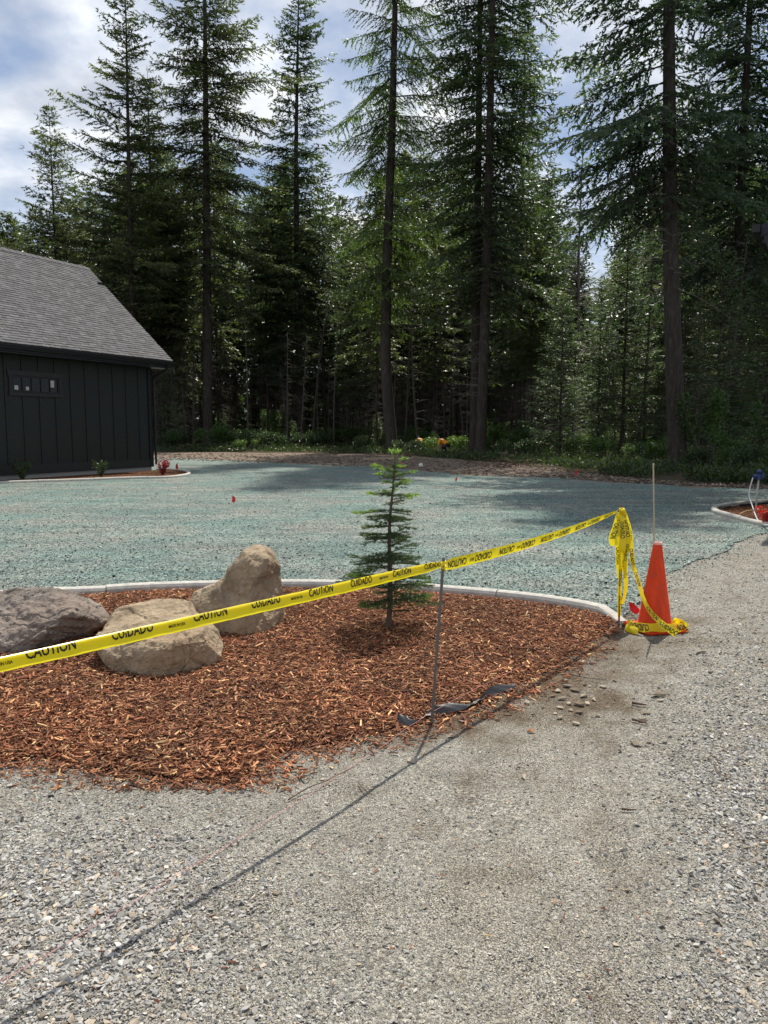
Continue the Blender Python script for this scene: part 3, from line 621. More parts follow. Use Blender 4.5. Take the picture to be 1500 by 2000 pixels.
# ------------------------------------------------------------------ undergrowth
def leafy(seed, rx, rz_, n, ls, cols, stems=9):
    r = np.random.default_rng(seed); f = MB(); st = MB()
    cc = [np.array([r.normal(0, rx * .5), r.normal(0, rx * .5), rz_ * r.uniform(.25, .85)]) for _ in range(9)]
    ci = r.integers(0, 9, n); P = np.array(cc)[ci] + unit(r.normal(0, 1, (n, 3))) * (r.random(n) ** .5)[:, None] * np.array([rx * .45, rx * .45, rz_ * .26]); P[:, 2] = np.abs(P[:, 2]) + .03
    D = unit(r.normal(0, 1, (n, 3)) + (0, 0, .2)); l = ls * r.uniform(.6, 1.4, n)[:, None]; wv = unit(np.cross(D, unit(r.normal(0, .6, (n, 3)) + (0, 0, 1))))
    V = np.stack([P, P + D * l * .5 + wv * l * .3, P + D * l, P + D * l * .5 - wv * l * .3], 1)
    c0, c1 = map(np.array, cols); k = np.clip(r.random(n) * .8 + r.normal(0, .2, 9)[ci], 0, 1.2)[:, None]
    f.add(V.reshape(-1, 3), Q=np.arange(n * 4).reshape(-1, 4), C=np.repeat(c0 + (c1 - c0) * k, 4, 0))
    for i in range(stems):
        c = cc[i % 9]; st.tube([(0.1 * c[0], .1 * c[1], -.05), c * (.6, .6, .5), c], [.014, .01, .005], 4)
    return f.mesh('leaves'), st.mesh('stems')
SHR = ((.030, .060, .014), (.10, .17, .035)); SHD = ((.018, .038, .014), (.05, .085, .025)); SHR_LIT = ((.06, .11, .02), (.20, .29, .06))  # last pair is lightened so the leaf colour itself carries the sun patches
bushes = [leafy(1, 1.1, 1.7, 3200, .10, SHR), leafy(2, 1.3, 1.3, 3200, .09, SHD), leafy(3, .9, 1.1, 2400, .09, SHR_LIT), leafy(4, .8, 2.9, 3200, .10, SHR)]
def bush(i, px, D, s, label, group='leafy shrubs under the forest edge', name='leafy_shrub'):
    t = thing(name, label, 'shrub', (X(px, D), D, 0), px * 1.3, group); t.scale = (s, s, s); link('leaves', bushes[i][0], m_leaf, t); link('stems', bushes[i][1], m_twig, t)
named = [(1, 345, 60, 1.25, 'green shrub at the forest edge beside the right corner of the dark house'), (0, 440, 59, 1.2, 'bright shrub just right of the broad fir trunk'), (1, 488, 59, 1.25, 'dense shrub between the broad fir and the pointed fir'), (1, 530, 60, 1.1, 'low dark shrub left of the pointed fir trunk'),
         (2, 470, 57, .8, 'small sunny shrub in front of the dense shrub row near the broad fir'), (1, 625, 62, 1.1, 'dark shrub just right of the pointed fir trunk'), (1, 712, 57, .9, 'low dark shrub left of the larch trunk'), (2, 842, 50, 1.05, 'bright sunlit shrub beside the crouching people'),
         (2, 895, 53, 1.1, 'bright shrub left of the paired fir trunks'), (1, 812, 49.5, .75, 'dark low shrub right of the larch foot'), (0, 1000, 49, .9, 'shrub right of the paired fir trunks'), (1, 1035, 44, .85, 'round dark shrub left of the short pale fir'), (0, 1110, 42, .6, 'low shrub below the short pale fir'),
         (0, 1180, 40, .75, 'shrub beneath the middle pale fir'), (1, 1245, 37, .8, 'shrub beneath the tall pale fir'), (0, 1285, 34, .7, 'shrub touching the left side of the thickest trunk'), (3, 1390, 32, 1.05, 'tall bright leafy bush right of the thickest trunk'), (1, 1362, 30.5, .7, 'low dark shrub at the foot of the thickest trunk'),
         (0, 1432, 30, .8, 'shrub near the blue topped standpipe at the forest edge'), (1, 1475, 28.5, .8, 'shrub at the far right of the forest edge'), (3, 1530, 30, .9, 'tall bush past the right end of the forest edge'), (0, 968, 60, 1.3, 'sunny shrub deep behind the paired firs'), (2, 640, 84, 1.6, 'sunlit shrub far back between dark trunks left of the larch'),
         (2, 730, 80, 1.3, 'sunlit shrub far back just left of the larch'), (2, 1010, 75, 1.5, 'sunlit shrub far back right of the paired firs')]
for a in named: bush(*a)
for i in range(95):
    px = random.uniform(300, 1560); D = edgeD(px) + random.uniform(3, 42)
    bush(random.choice([0, 0, 1, 1, 2, 3]), px, D, random.uniform(.6, 1.4), 'leafy understory shrub among the shaded trunks, ' + ['between the house corner and the broad fir', 'between the broad fir and the pointed fir', 'between the pointed fir and the larch', 'between the larch and paired firs', 'between paired firs and lit young firs', 'between young firs and the thickest trunk', 'right of the thickest trunk'][int(np.searchsorted([407, 584, 765, 935, 1120, 1325], px))], 'understory shrubs among the trunks', 'understory_shrub')
# far-off wood closing the view behind the last trunks
n = 90000; xx = RNG.uniform(-110, 115, n); yy = RNG.uniform(118, 175, n); zz = np.where(RNG.random(n) < .55, RNG.random(n) * 10, RNG.random(n) ** 1.25 * 24)
fn = fbm(np.stack([xx * 1.0, zz * .8 + yy * .05], 1), .12, 6); kk = (fn > -.26) | (zz < 9); P = np.stack([xx, yy, zz], 1)[kk]; n = len(P)
D = unit(RNG.normal(0, 1, (n, 3)) * (1, 1, .5) + (0, 0, -.2)); l = RNG.uniform(.6, 1.8, n)[:, None]; wv = unit(np.cross(D, RNG.normal(0, 1, (n, 3))))
V = np.stack([P - wv * l * .3, P + wv * l * .3, P + D * l], 1); c = np.array((.03, .05, .022)) + RNG.random((n, 1)) * np.array((.04, .06, .02))
link('distant_woods', mesh('distant_woods', V.reshape(-1, 3), tris=np.arange(n * 3).reshape(-1, 3), col=np.repeat(c, 3, 0)), m_needle, kind='stuff')
# ground cover of herbs along the edge
def band(n, dmin, dmax):
    px = RNG.uniform(280, 1600, n); D = gp(750, 900)[1] * 0 + np.interp(px, [280, 500, 700, 850, 960, 1060, 1200, 1350, 1600], [56, 55, 52, 43, 38, 34, 27, 23.5, 22]) + dmin + (dmax - dmin) * RNG.random(n) ** 1.6
    return (px - 750) / F_PX * D, D
x_, y_ = band(60000, 0, 24); fn = fbm(np.stack([x_, y_], 1), .35, 9); k = fn > -.15; x_, y_, fn = x_[k], y_[k], fn[k]; n = len(x_)
P = np.stack([x_, y_, np.abs(RNG.normal(0, .16, n)) * (1 + fn)], 1); D = unit(RNG.normal(0, 1, (n, 3)) * (1, 1, .6) + (0, 0, .9)); l = RNG.uniform(.07, .2, n)[:, None]; wv = unit(np.cross(D, RNG.normal(0, 1, (n, 3))))
V = np.stack([P - wv * l * .22, P + wv * l * .22, P + D * l], 1); c = (np.array((.022, .038, .012)) + RNG.random((n, 1)) ** 1.8 * np.array((.06, .085, .024)))
link('ground_cover', mesh('ground_cover', V.reshape(-1, 3), tris=np.arange(n * 3).reshape(-1, 3), col=np.repeat(c, 3, 0)), m_leaf, kind='stuff')
# bark and sticks on the dirt strip
n = 6000; px = RNG.uniform(250, 1560, n); y0 = np.interp(px, [250, 500, 700, 900, 1060, 1200, 1350, 1560], [884, 885, 889, 900, 912, 932, 945, 950]); y1 = np.interp(px, [250, 560, 800, 900, 1060, 1200, 1560], [897, 906, 918, 929, 933, 943, 958])
pts = np.array([gp(a, b + (c - b) * t)[:2] for a, b, c, t in zip(px, y0, y1, RNG.random(n))])
Ls = RNG.uniform(.04, .2, n); cl = np.where(RNG.random((n, 1)) < .5, (.13, .09, .06), (.32, .26, .20)) * RNG.uniform(.5, 1.3, (n, 1))
link('bark_litter', scatter_mesh('bark_litter', chip_t, np.column_stack([pts, RNG.random(n) * .03 + .004]), np.column_stack([Ls, Ls * .22, Ls * .12]), euler_mats(RNG.normal(0, .2, n), RNG.normal(0, .25, n), RNG.random(n) * 6.28), cl), m_chip, kind='stuff')

# ------------------------------------------------------------------ the dark board-and-batten house
def b_side(t, b):
    n = noise_n(t, 5, 5, .6); t.links.new(mix(t, n, (.014, .0165, .0135), (.021, .0245, .0205)), b.inputs['Base Color'])
    tcn = nd(t, 'ShaderNodeTexCoord'); mp = nd(t, 'ShaderNodeMapping'); mp.inputs['Scale'].default_value = (30, 30, 1.2); t.links.new(tcn.outputs['Object'], mp.inputs[0])
    bump(t, b, noise_n(t, 3, 4, .6, mp.outputs[0]), .25, .004)
m_side = M('dark_green_siding', rough=.62, spec=.35, build=b_side)
m_trimd = M('dark_trim', (.023, .026, .022), .6, .35)
m_black = M('black_metal', (.008, .008, .009), .45, .4)
m_glass = M('dark_window_glass', (.006, .008, .009), .12, .25)
m_paper = M('white_paper', (.42, .43, .42), .8, .2)
m_found = M('foundation_concrete', (.30, .29, .27), .9, .2)
def b_shingle(t, b):
    c = mix(t, 1.0, colattr(t), ramp(t, noise_n(t, 90, 3, .7), [(.3, (.72, .72, .72)), (.7, (1.25, 1.25, 1.25))]).outputs[0], 'MULTIPLY'); t.links.new(c, b.inputs['Base Color'])
m_shing = M('asphalt_shingles', rough=.92, spec=.2, build=b_shingle)

Hc = gp(298, 920); HA = math.atan2(.8907, .4545)      # wall direction, away from the camera
house = thing('house', 'dark green board and batten house with grey shingle roof and one narrow window', 'house', (Hc[0], Hc[1], 0), HA)
# local frame: +x along the wall away from the camera, -y out of the wall towards the lawn, +y into the house
HL, HWd, HH, OV = 15.0, 7.3, 4.0, .6
def hpart(name, mb, mat, parent=house, **k): return link(name, mb.mesh(name), mat, parent, **k)
def hbox(name, x0, x1, y0, y1, z0, z1, mat, parent=house, **k): return hpart(name, MB().box(((x0 + x1) / 2, (y0 + y1) / 2, (z0 + z1) / 2), x1 - x0, y1 - y0, z1 - z0), mat, parent, **k)
wb = MB(); wb.add([(0, 0, .18), (-HL, 0, .18), (-HL, HWd, .18), (0, HWd, .18), (0, 0, HH), (-HL, 0, HH), (-HL, HWd, HH), (0, HWd, HH), (0, HWd / 2, HH + 3.3), (-HL, HWd / 2, HH + 3.3)],
      Q=[[1, 0, 4, 5], [3, 2, 6, 7], [0, 3, 7, 4], [2, 1, 5, 6]], T=[[4, 7, 8], [6, 5, 9]])
hpart('wall', wb, m_side)
hpart('foundation', MB().box((-HL / 2, HWd / 2, .08), HL - .04, HWd - .04, .24), m_found)
hbox('skirt_board', -HL, .03, -.035, -.002, .17, .46, m_trimd)
hbox('corner_board', -.14, .035, -.05, -.004, .17, HH - .05, m_black)
hbox('corner_board', .004, .05, -.002, .14, .17, HH - .05, m_black)
WX0, WX1, WZ0, WZ1 = -6.06, -4.06, 2.64, 3.42     # window casing
bt = MB().box((0, -.016, 0), .065, .028, 1).mesh('batten')
for i in range(1, 25):
    x = -.62 * i + .02
    spans = [(.463, HH - .06)] if not (WX0 - .03 < x < WX1 + .03) else [(.463, WZ0 - .003), (WZ1 + .003, HH - .06)]
    for a, b in spans:
        o = link('batten', bt, m_side, house); o.location = (x, 0, (a + b) / 2); o.scale = (1, 1, b - a)
wf = hbox('window', WX0 + .13, WX1 - .13, -.012, .05, WZ0 + .11, WZ1 - .16, m_glass)
for k, a in (('casing', (WX0, WX0 + .13, -.045, -.004, WZ0 + .105, WZ1 - .155)), ('casing', (WX1 - .13, WX1, -.045, -.004, WZ0 + .105, WZ1 - .155)), ('sill', (WX0 - .02, WX1 + .02, -.055, -.004, WZ0, WZ0 + .103)), ('header', (WX0 - .05, WX1 + .05, -.055, -.004, WZ1 - .153, WZ1))):
    hbox(k, *a, m_trimd, wf)
gx0, gx1, gz0, gz1 = WX0 + .135, WX1 - .135, WZ0 + .115, WZ1 - .165
for a in ((gx0, gx0 + .045, gz0, gz1), (gx1 - .045, gx1, gz0, gz1), (gx0 + .046, gx1 - .046, gz0, gz0 + .04), (gx0 + .046, gx1 - .046, gz1 - .04, gz1)):
    hbox('frame', a[0], a[1], -.035, -.013, a[2], a[3], m_black, wf)
for i in range(1, 5):
    x = gx0 + (gx1 - gx0) * i / 5; hbox('muntin', x - .018, x + .018, -.033, -.013, gz0 + .041, gz1 - .041, m_black, wf)
for a in ((.10, .50, .10, .30), (1.3, 1.62, .10, .28)):  # paper labels on the panes, in pane widths
    pw = (gx1 - gx0) / 5; hbox('paper_label', gx0 + pw * a[0] + .03, gx0 + pw * a[1] + .03, -.0150, -.0125, gz0 + a[2] - .03, gz0 + a[3] - .10, m_paper, wf)
pw = (gx1 - gx0) / 5; hbox('paper_label', gx0 + pw * 4.10, gx0 + pw * 4.50, -.0150, -.0125, gz0 + .20, gz1 - .08, m_paper, wf)
# roof
EZ, RZ, YE, YR = 4.18, 8.0, -OV, HWd / 2
sl = math.atan2(RZ - EZ, YR - YE); SLn = math.hypot(RZ - EZ, YR - YE)
roof = MB()
x0, x1 = -HL - OV, OV
for sg in (1, -1):
    ye = YE if sg > 0 else HWd + OV; V = [(x0, ye, EZ - .05), (x1, ye, EZ - .05), (x1, YR, RZ - .05), (x0, YR, RZ - .05), (x0, ye, EZ - .25), (x1, ye, EZ - .25), (x1, YR, RZ - .28), (x0, YR, RZ - .28)]
    roof.add(V, Q=[[0, 1, 2, 3], [4, 7, 6, 5], [0, 4, 5, 1], [1, 5, 6, 2], [3, 2, 6, 7], [0, 3, 7, 4]])
roof_o = hpart('roof', roof, m_black)
ux = np.array([0, math.cos(sl), math.sin(sl)]); un = np.array([0, -math.sin(sl), math.cos(sl)])
sh = MB(); rr = np.random.default_rng(5); nc = 44; ex = SLn / nc
for side in (0, 1):
    for c in range(nc):
        x = x0 - rr.random() * .3
        while x < x1:
            wdt = rr.choice([.14, .2, .26, .33]) * (1 if side == 0 else 2.5); xa, xb = max(x, x0 - .02), min(x + wdt - .008, x1 + .02); x += wdt
            if xb - xa < .03: continue
            th = .008 + (.006 if rr.random() < .5 else 0); lo, hi = c * ex - .012, (c + 1) * ex + .03
            q = []
            for xx, s_, t_ in ((xa, lo, th + .012), (xb, lo, th + .012), (xb, hi, .004), (xa, hi, .004), (xa, lo, -.045), (xb, lo, -.045)):
                p = np.array([xx, YE, EZ]) + ux * s_ + un * t_; q.append(p if side == 0 else (p[0], HWd - p[1], p[2]))
            g_ = rr.choice([.105, .118, .128, .150]) * rr.uniform(.94, 1.06)
            sh.add(q, Q=[[0, 1, 2, 3], [4, 5, 1, 0]], C=(g_, g_ * .985, g_ * 1.0))
link('shingles', sh.mesh('shingles'), m_shing, roof_o, kind='stuff')
rc = MB()
xx = x0 - .02
while xx < x1 + .02:
    for sg in (-1, 1):
        rc.add([(xx, YR, RZ + .045), (min(xx + .29, x1 + .03), YR, RZ + .035), (min(xx + .29, x1 + .03), YR + sg * .16, RZ - .105), (xx, YR + sg * .16, RZ - .095)], Q=[[0, 1, 2, 3] if sg > 0 else [3, 2, 1, 0]], C=(.12, .118, .12))
    xx += .3
link('ridge_cap', rc.mesh('ridge_cap'), m_shing, roof_o)
hbox('roof_vent', x1 - .28, x1 + .04, YR - .86, YR - .74, RZ - .82, RZ - .66, m_black, roof_o)
hbox('soffit', x0 + .02, x1 - .02, YE + .02, -.003, EZ - .30, EZ - .262, m_black)
gt = MB(); prof = [(-.002, 0), (-.002, -.13), (-.09, -.13), (-.13, -.02), (-.13, 0), (-.115, 0), (-.08, -.115), (-.015, -.115), (-.015, 0)]
V = [(x, YE + a, EZ - .055 + b) for x in (x0, x1) for a, b in prof]; m_ = len(prof)
gt.add(V, Q=[[i, (i + 1) % m_, m_ + (i + 1) % m_, m_ + i] for i in range(m_)], T=[[0, i + 1, i] for i in range(1, m_ - 1)] + [[m_, m_ + i, m_ + i + 1] for i in range(1, m_ - 1)])
hpart('gutter', gt, m_black)
dsp = MB(); dsp.tube([(.30, YE - .06, EZ - .18), (.28, YE - .02, EZ - .32), (.12, -.14, EZ - .62), (.10, -.10, EZ - .75), (.10, -.10, .25)], .042, 6)
hpart('downspout', dsp, m_black)

# planting bed along that wall
hb_px = [(-300, 962), (0, 945), (120, 941), (250, 936), (330, 934), (362, 930), (373, 926), (362, 921), (335, 919), (310, 918)]
hbc = spline([gp(*p)[:2] for p in hb_px], 6)
hbed = list(hbc) + [Hc[:2] + np.array([.3, .2]), Hc[:2] - np.array([.4545, .8907]) * 13]
link('house_bed_mulch', poly_mesh('house_bed_mulch', hbed, .035), m_mulch, kind='structure')
curb_thing(hbc, 'concrete curb with a rounded end around the narrow planting bed along the dark house', seg=1.5, wid=.14, hgt=.08, side=1)
P = np.stack([RNG.uniform(-16, -6.6, 16000), RNG.uniform(18, 30, 16000)], 1); P = P[inside(P, hbed)][:7000]
chips('house_bed_chips', P, np.full(len(P), .04), .03, .10)

# ------------------------------------------------------------------ corner of the second house, upper right
e0 = np.array([6.36, 13.4, 5.02]); eh = math.radians(90 - 33)
h2 = thing('neighbouring_house', 'dark roof corner with black gutter jutting in at the upper right edge', 'house', (e0[0], e0[1], 0), eh)
m_fas = M('navy_fascia', (.014, .017, .026), .5, .35)
# local: +x runs away along the eave, -y to the right (into the building)
hp2 = lambda n, mb, m, **k: link(n, mb.mesh(n), m, h2, **k)
hp2('wall', MB().box((4.5, -4.6, 2.35), 7.6, 8, 4.7), m_side)
rf = MB(); rs = .5
for zt, th in ((5.02, .2),):
    rf.add([(0, 0, zt), (8.8, 0, zt), (8.8, -4.6, zt + 4.6 * rs), (0, -4.6, zt + 4.6 * rs), (0, 0, zt - th), (8.8, 0, zt - th), (8.8, -4.6, zt + 4.6 * rs - th), (0, -4.6, zt + 4.6 * rs - th)],
           Q=[[0, 3, 2, 1], [4, 5, 6, 7], [0, 1, 5, 4], [1, 2, 6, 5], [3, 7, 6, 2], [0, 4, 7, 3]])
    rf.add([(0, -9.2, zt), (8.8, -9.2, zt), (8.8, -4.6, zt + 4.6 * rs), (0, -4.6, zt + 4.6 * rs), (0, -9.2, zt - th), (8.8, -9.2, zt - th), (8.8, -4.6, zt + 4.6 * rs - th), (0, -4.6, zt + 4.6 * rs - th)],
           Q=[[0, 1, 2, 3], [4, 7, 6, 5], [0, 4, 5, 1], [1, 5, 6, 2], [0, 3, 7, 4]])
hp2('roof', rf, m_fas)
hp2('soffit', MB().box((4.4, -.32, 4.76), 8.7, .6, .05), m_black)
er = MB(); er.add([(.02, -.03, 4.84), (.02, -.22, 4.34), (.02, -1.6, 4.20), (.02, -1.6, 5.55), (.02, -.03, 4.98), (.5, -.03, 4.84), (.5, -.22, 4.34), (.5, -1.6, 4.20), (.5, -1.6, 5.55), (.5, -.03, 4.98)], Q=[[0, 5, 6, 1], [1, 6, 7, 2], [2, 7, 8, 3], [3, 8, 9, 4], [4, 9, 5, 0], [0, 1, 2, 3], [5, 8, 7, 6]], T=[[0, 3, 4], [5, 9, 8]])
hp2('eave_return', er, m_black)
hp2('gutter', MB().box((4.3, .062, 4.94), 8.9, .12, .12), m_black)

# ------------------------------------------------------------------ boulders
def b_rock(t, b, base=((.15, .125, .10), (.30, .25, .19), (.42, .365, .29)), stain=(.25, .16, .09)):
    n = noise_n(t, 3.2, 9, .62); n2 = noise_n(t, 1.6, 4, .5); n3 = noise_n(t, 34, 8, .75)
    c = ramp(t, n, [(.28, base[0]), (.5, base[1]), (.75, base[2])]).outputs[0]
    c = mix(t, ramp(t, n2, [(.52, (0, 0, 0)), (.68, (.7, .7, .7))]).outputs[0], c, stain)
    c = mix(t, 1.0, c, ramp(t, n3, [(.3, (.7, .7, .7)), (.6, (1.1, 1.1, 1.1))]).outputs[0], 'MULTIPLY')
    dsv = nd(t, 'ShaderNodeMixRGB'); dsv.inputs[0].default_value = .14; co = objco(t); t.links.new(co, dsv.inputs[1]); nn_ = nd(t, 'ShaderNodeTexNoise', Scale=4.0, Detail=6.0); t.links.new(co, nn_.inputs['Vector']); t.links.new(nn_.outputs['Color'], dsv.inputs[2])
    vc = nd(t, 'ShaderNodeTexVoronoi', Scale=2.3, feature='DISTANCE_TO_EDGE'); t.links.new(dsv.outputs[0], vc.inputs['Vector'])
    ck = ramp(t, vc.outputs['Distance'], [(0, (.55, .53, .5)), (.010, (1, 1, 1))]); c = mix(t, ramp(t, noise_n(t, 2.3, 3), [(.48, (0, 0, 0)), (.6, (1, 1, 1))]).outputs[0], c, mix(t, 1.0, c, ck.outputs[0], 'MULTIPLY'))
    t.links.new(c, b.inputs['Base Color']); p = bump(t, b, n3, .9, .014); bump(t, b, noise_n(t, 9, 8, .7), .8, .04, p)
m_rockA = M('grey_brown_rock', rough=.9, spec=.2, build=lambda t, b: b_rock(t, b, ((.12, .10, .085), (.27, .23, .195), (.40, .35, .305)), (.23, .165, .125)))
m_rockB = M('tan_sandstone', rough=.88, spec=.22, build=lambda t, b: b_rock(t, b, ((.17, .125, .08), (.40, .31, .205), (.60, .49, .35)), (.27, .165, .09)))
def boulder(name, label, hulls, mat, amp=.02, cut=.042, strata=0.0, seed=0, vox=.014, smooth=1):
    bm = bmesh.new()
    for pts in hulls:
        vs_ = [bm.verts.new(Vector(p)) for p in pts]; g_ = bmesh.ops.convex_hull(bm, input=vs_)
        bmesh.ops.delete(bm, geom=list({e for e in g_['geom_interior'] + g_['geom_unused'] if isinstance(e, bmesh.types.BMVert)}), context='VERTS')
    me = bpy.data.meshes.new('tmp'); bm.to_mesh(me); bm.free(); o = bpy.data.objects.new('tmp', me); COL.objects.link(o)
    md = o.modifiers.new('r', 'REMESH'); md.mode = 'VOXEL'; md.voxel_size = vox
    if smooth:
        m2 = o.modifiers.new('s', 'SMOOTH'); m2.iterations = smooth; m2.factor = .5
    me2 = bpy.data.meshes.new_from_object(o.evaluated_get(bpy.context.evaluated_depsgraph_get())); bpy.data.objects.remove(o)
    n = len(me2.vertices); V = np.empty(n * 3, np.float32); me2.vertices.foreach_get('co', V); V = V.reshape(-1, 3)
    fr_ = np.random.default_rng(seed + 100); ctr = V.mean(0)
    for _ in range(34):
        nn_ = unit(fr_.normal(0, 1, 3) + (0, -.35, .35)); pr = (V - ctr) @ nn_; lim = pr.max() - fr_.uniform(.008, cut); ov = np.maximum(pr - lim, 0)[:, None]; V -= (ov * nn_ * .93).astype(np.float32)
    me2.vertices.foreach_set('co', V.ravel()); me2.update(); Nn = np.empty(n * 3, np.float32); me2.vertices.foreach_get('normal', Nn); Nn = Nn.reshape(-1, 3)
    for i in range(n):
        v = Vector(V[i]); a = mnoise.fractal(v * 2.2 + Vector((seed, 0, 0)), 1, 2, 3) * 1.3 + (mnoise.ridged_multi_fractal(v * 5 + Vector((0, seed, 0)), .8, 2.1, 6, 1, 2) - 1) * .38 + mnoise.fractal(v * 16, .8, 2, 4) * .42 - 1.2 * max(0, .045 - (lambda q_: q_[1] - q_[0])(mnoise.voronoi(v * 2.6 + Vector((seed, 2, 5)))[0])) / .045 * .45
        if strata: a += strata * (mnoise.fractal(Vector((v.x * 2 + v.z * 4, v.y * 2, (v.z * .9 + v.x * .25) * 20)), 1, 2, 3))
        c_ = mnoise.cell(v * 4.5 + Vector((seed, seed, 0))) - .5
        V[i] += Nn[i] * float(amp * (a + .35 * c_))
    m0_ = V.mean(0); m0_[2] = 0; V = (V - m0_) * np.array((1.03, 1.03, 1.045), np.float32) + m0_; c0 = V.mean(0); c0[2] = 0; me2.vertices.foreach_set('co', (V - c0).ravel()); me2.name = name
    for p in me2.polygons: p.use_smooth = False
    me2.update(); me2.materials.clear(); ob = link(name, me2, mat, None, label=label, category='boulder', group='landscape boulders in the mulch bed'); ob.location = c0; return ob
D_ = lambda *a: [dp(*q) for q in a]
boulder('boulder', 'rough grey brown boulder with an undercut dark underside, cut off by the left photo edge', [D_((-110, 1195, 5.8), (-60, 1163, 5.95), (0, 1150, 5.8), (60, 1143, 5.75), (95, 1141, 5.75), (150, 1155, 5.95), (190, 1176, 6.0), (212, 1205, 5.85), (206, 1212, 5.6), (144, 1204, 5.35), (70, 1237, 5.2), (0, 1266, 5.15), (-60, 1270, 5.2), (-110, 1250, 5.3),
     (-60, 1200, 6.6), (60, 1185, 6.6), (170, 1200, 6.4)) + [tuple(gp(-80, 1290)), tuple(gp(0, 1290) - (0, 0, .05)), tuple(gp(60, 1274) - (0, 0, .05)), tuple(gp(140, 1245) - (0, 0, .05)), tuple(gp(200, 1222)), (-2.4, 6.4, -.05), (-3.3, 6.4, -.05)]], m_rockA, amp=.026, cut=.03, strata=.6, seed=3)
boulder('boulder', 'low tan boulder with a flat bright top, in front between the other two boulders', [D_((187, 1234, 5.05), (222, 1199, 5.35), (272, 1171, 5.6), (340, 1161, 5.65), (366, 1172, 5.5), (390, 1195, 5.35), (416, 1222, 5.15), (438, 1262, 5.0), (432, 1288, 4.93), (402, 1312, 4.85), (398, 1240, 4.85), (300, 1262, 4.66), (232, 1262, 4.76), (196, 1250, 4.93))
     + [dp(330, 1334, 4.68), dp(300, 1345, 4.66) - (0, 0, .03), dp(242, 1340, 4.72), dp(206, 1292, 4.84), (-2.0, 5.6, -.05), (-1.25, 5.5, -.05), (-1.15, 5.05, -.05), (-1.45, 4.85, -.05)]], m_rockB, amp=.022, cut=.036, strata=.1, seed=11)
boulder('boulder', 'tall tan boulder leaning up to a peak, right one behind the caution tape', [D_((369, 1166, 5.95), (372, 1190, 5.85), (400, 1232, 5.72), (440, 1254, 5.66), (490, 1252, 5.62), (530, 1235, 5.75), (549, 1196, 5.95), (548, 1140, 6.05), (470, 1118, 5.85), (420, 1138, 5.95), (420, 1150, 6.3), (520, 1150, 6.4)) + [(-1.45, 6.3, -.05), (-.85, 6.3, -.05), (-1.3, 5.75, -.05), (-.9, 5.75, -.05)],
     D_((428, 1137, 6.0), (447, 1118, 5.88), (458, 1098, 5.85), (470, 1082, 5.88), (495, 1068, 6.0), (512, 1072, 6.05), (531, 1089, 6.08), (545, 1112, 6.05), (549, 1160, 6.0), (505, 1090, 5.85), (480, 1215, 5.7), (430, 1190, 5.8), (530, 1100, 6.25), (470, 1100, 6.2), (440, 1150, 6.3), (540, 1150, 6.35), (540, 1200, 5.9))], m_rockB, amp=.018, cut=.022, seed=23)

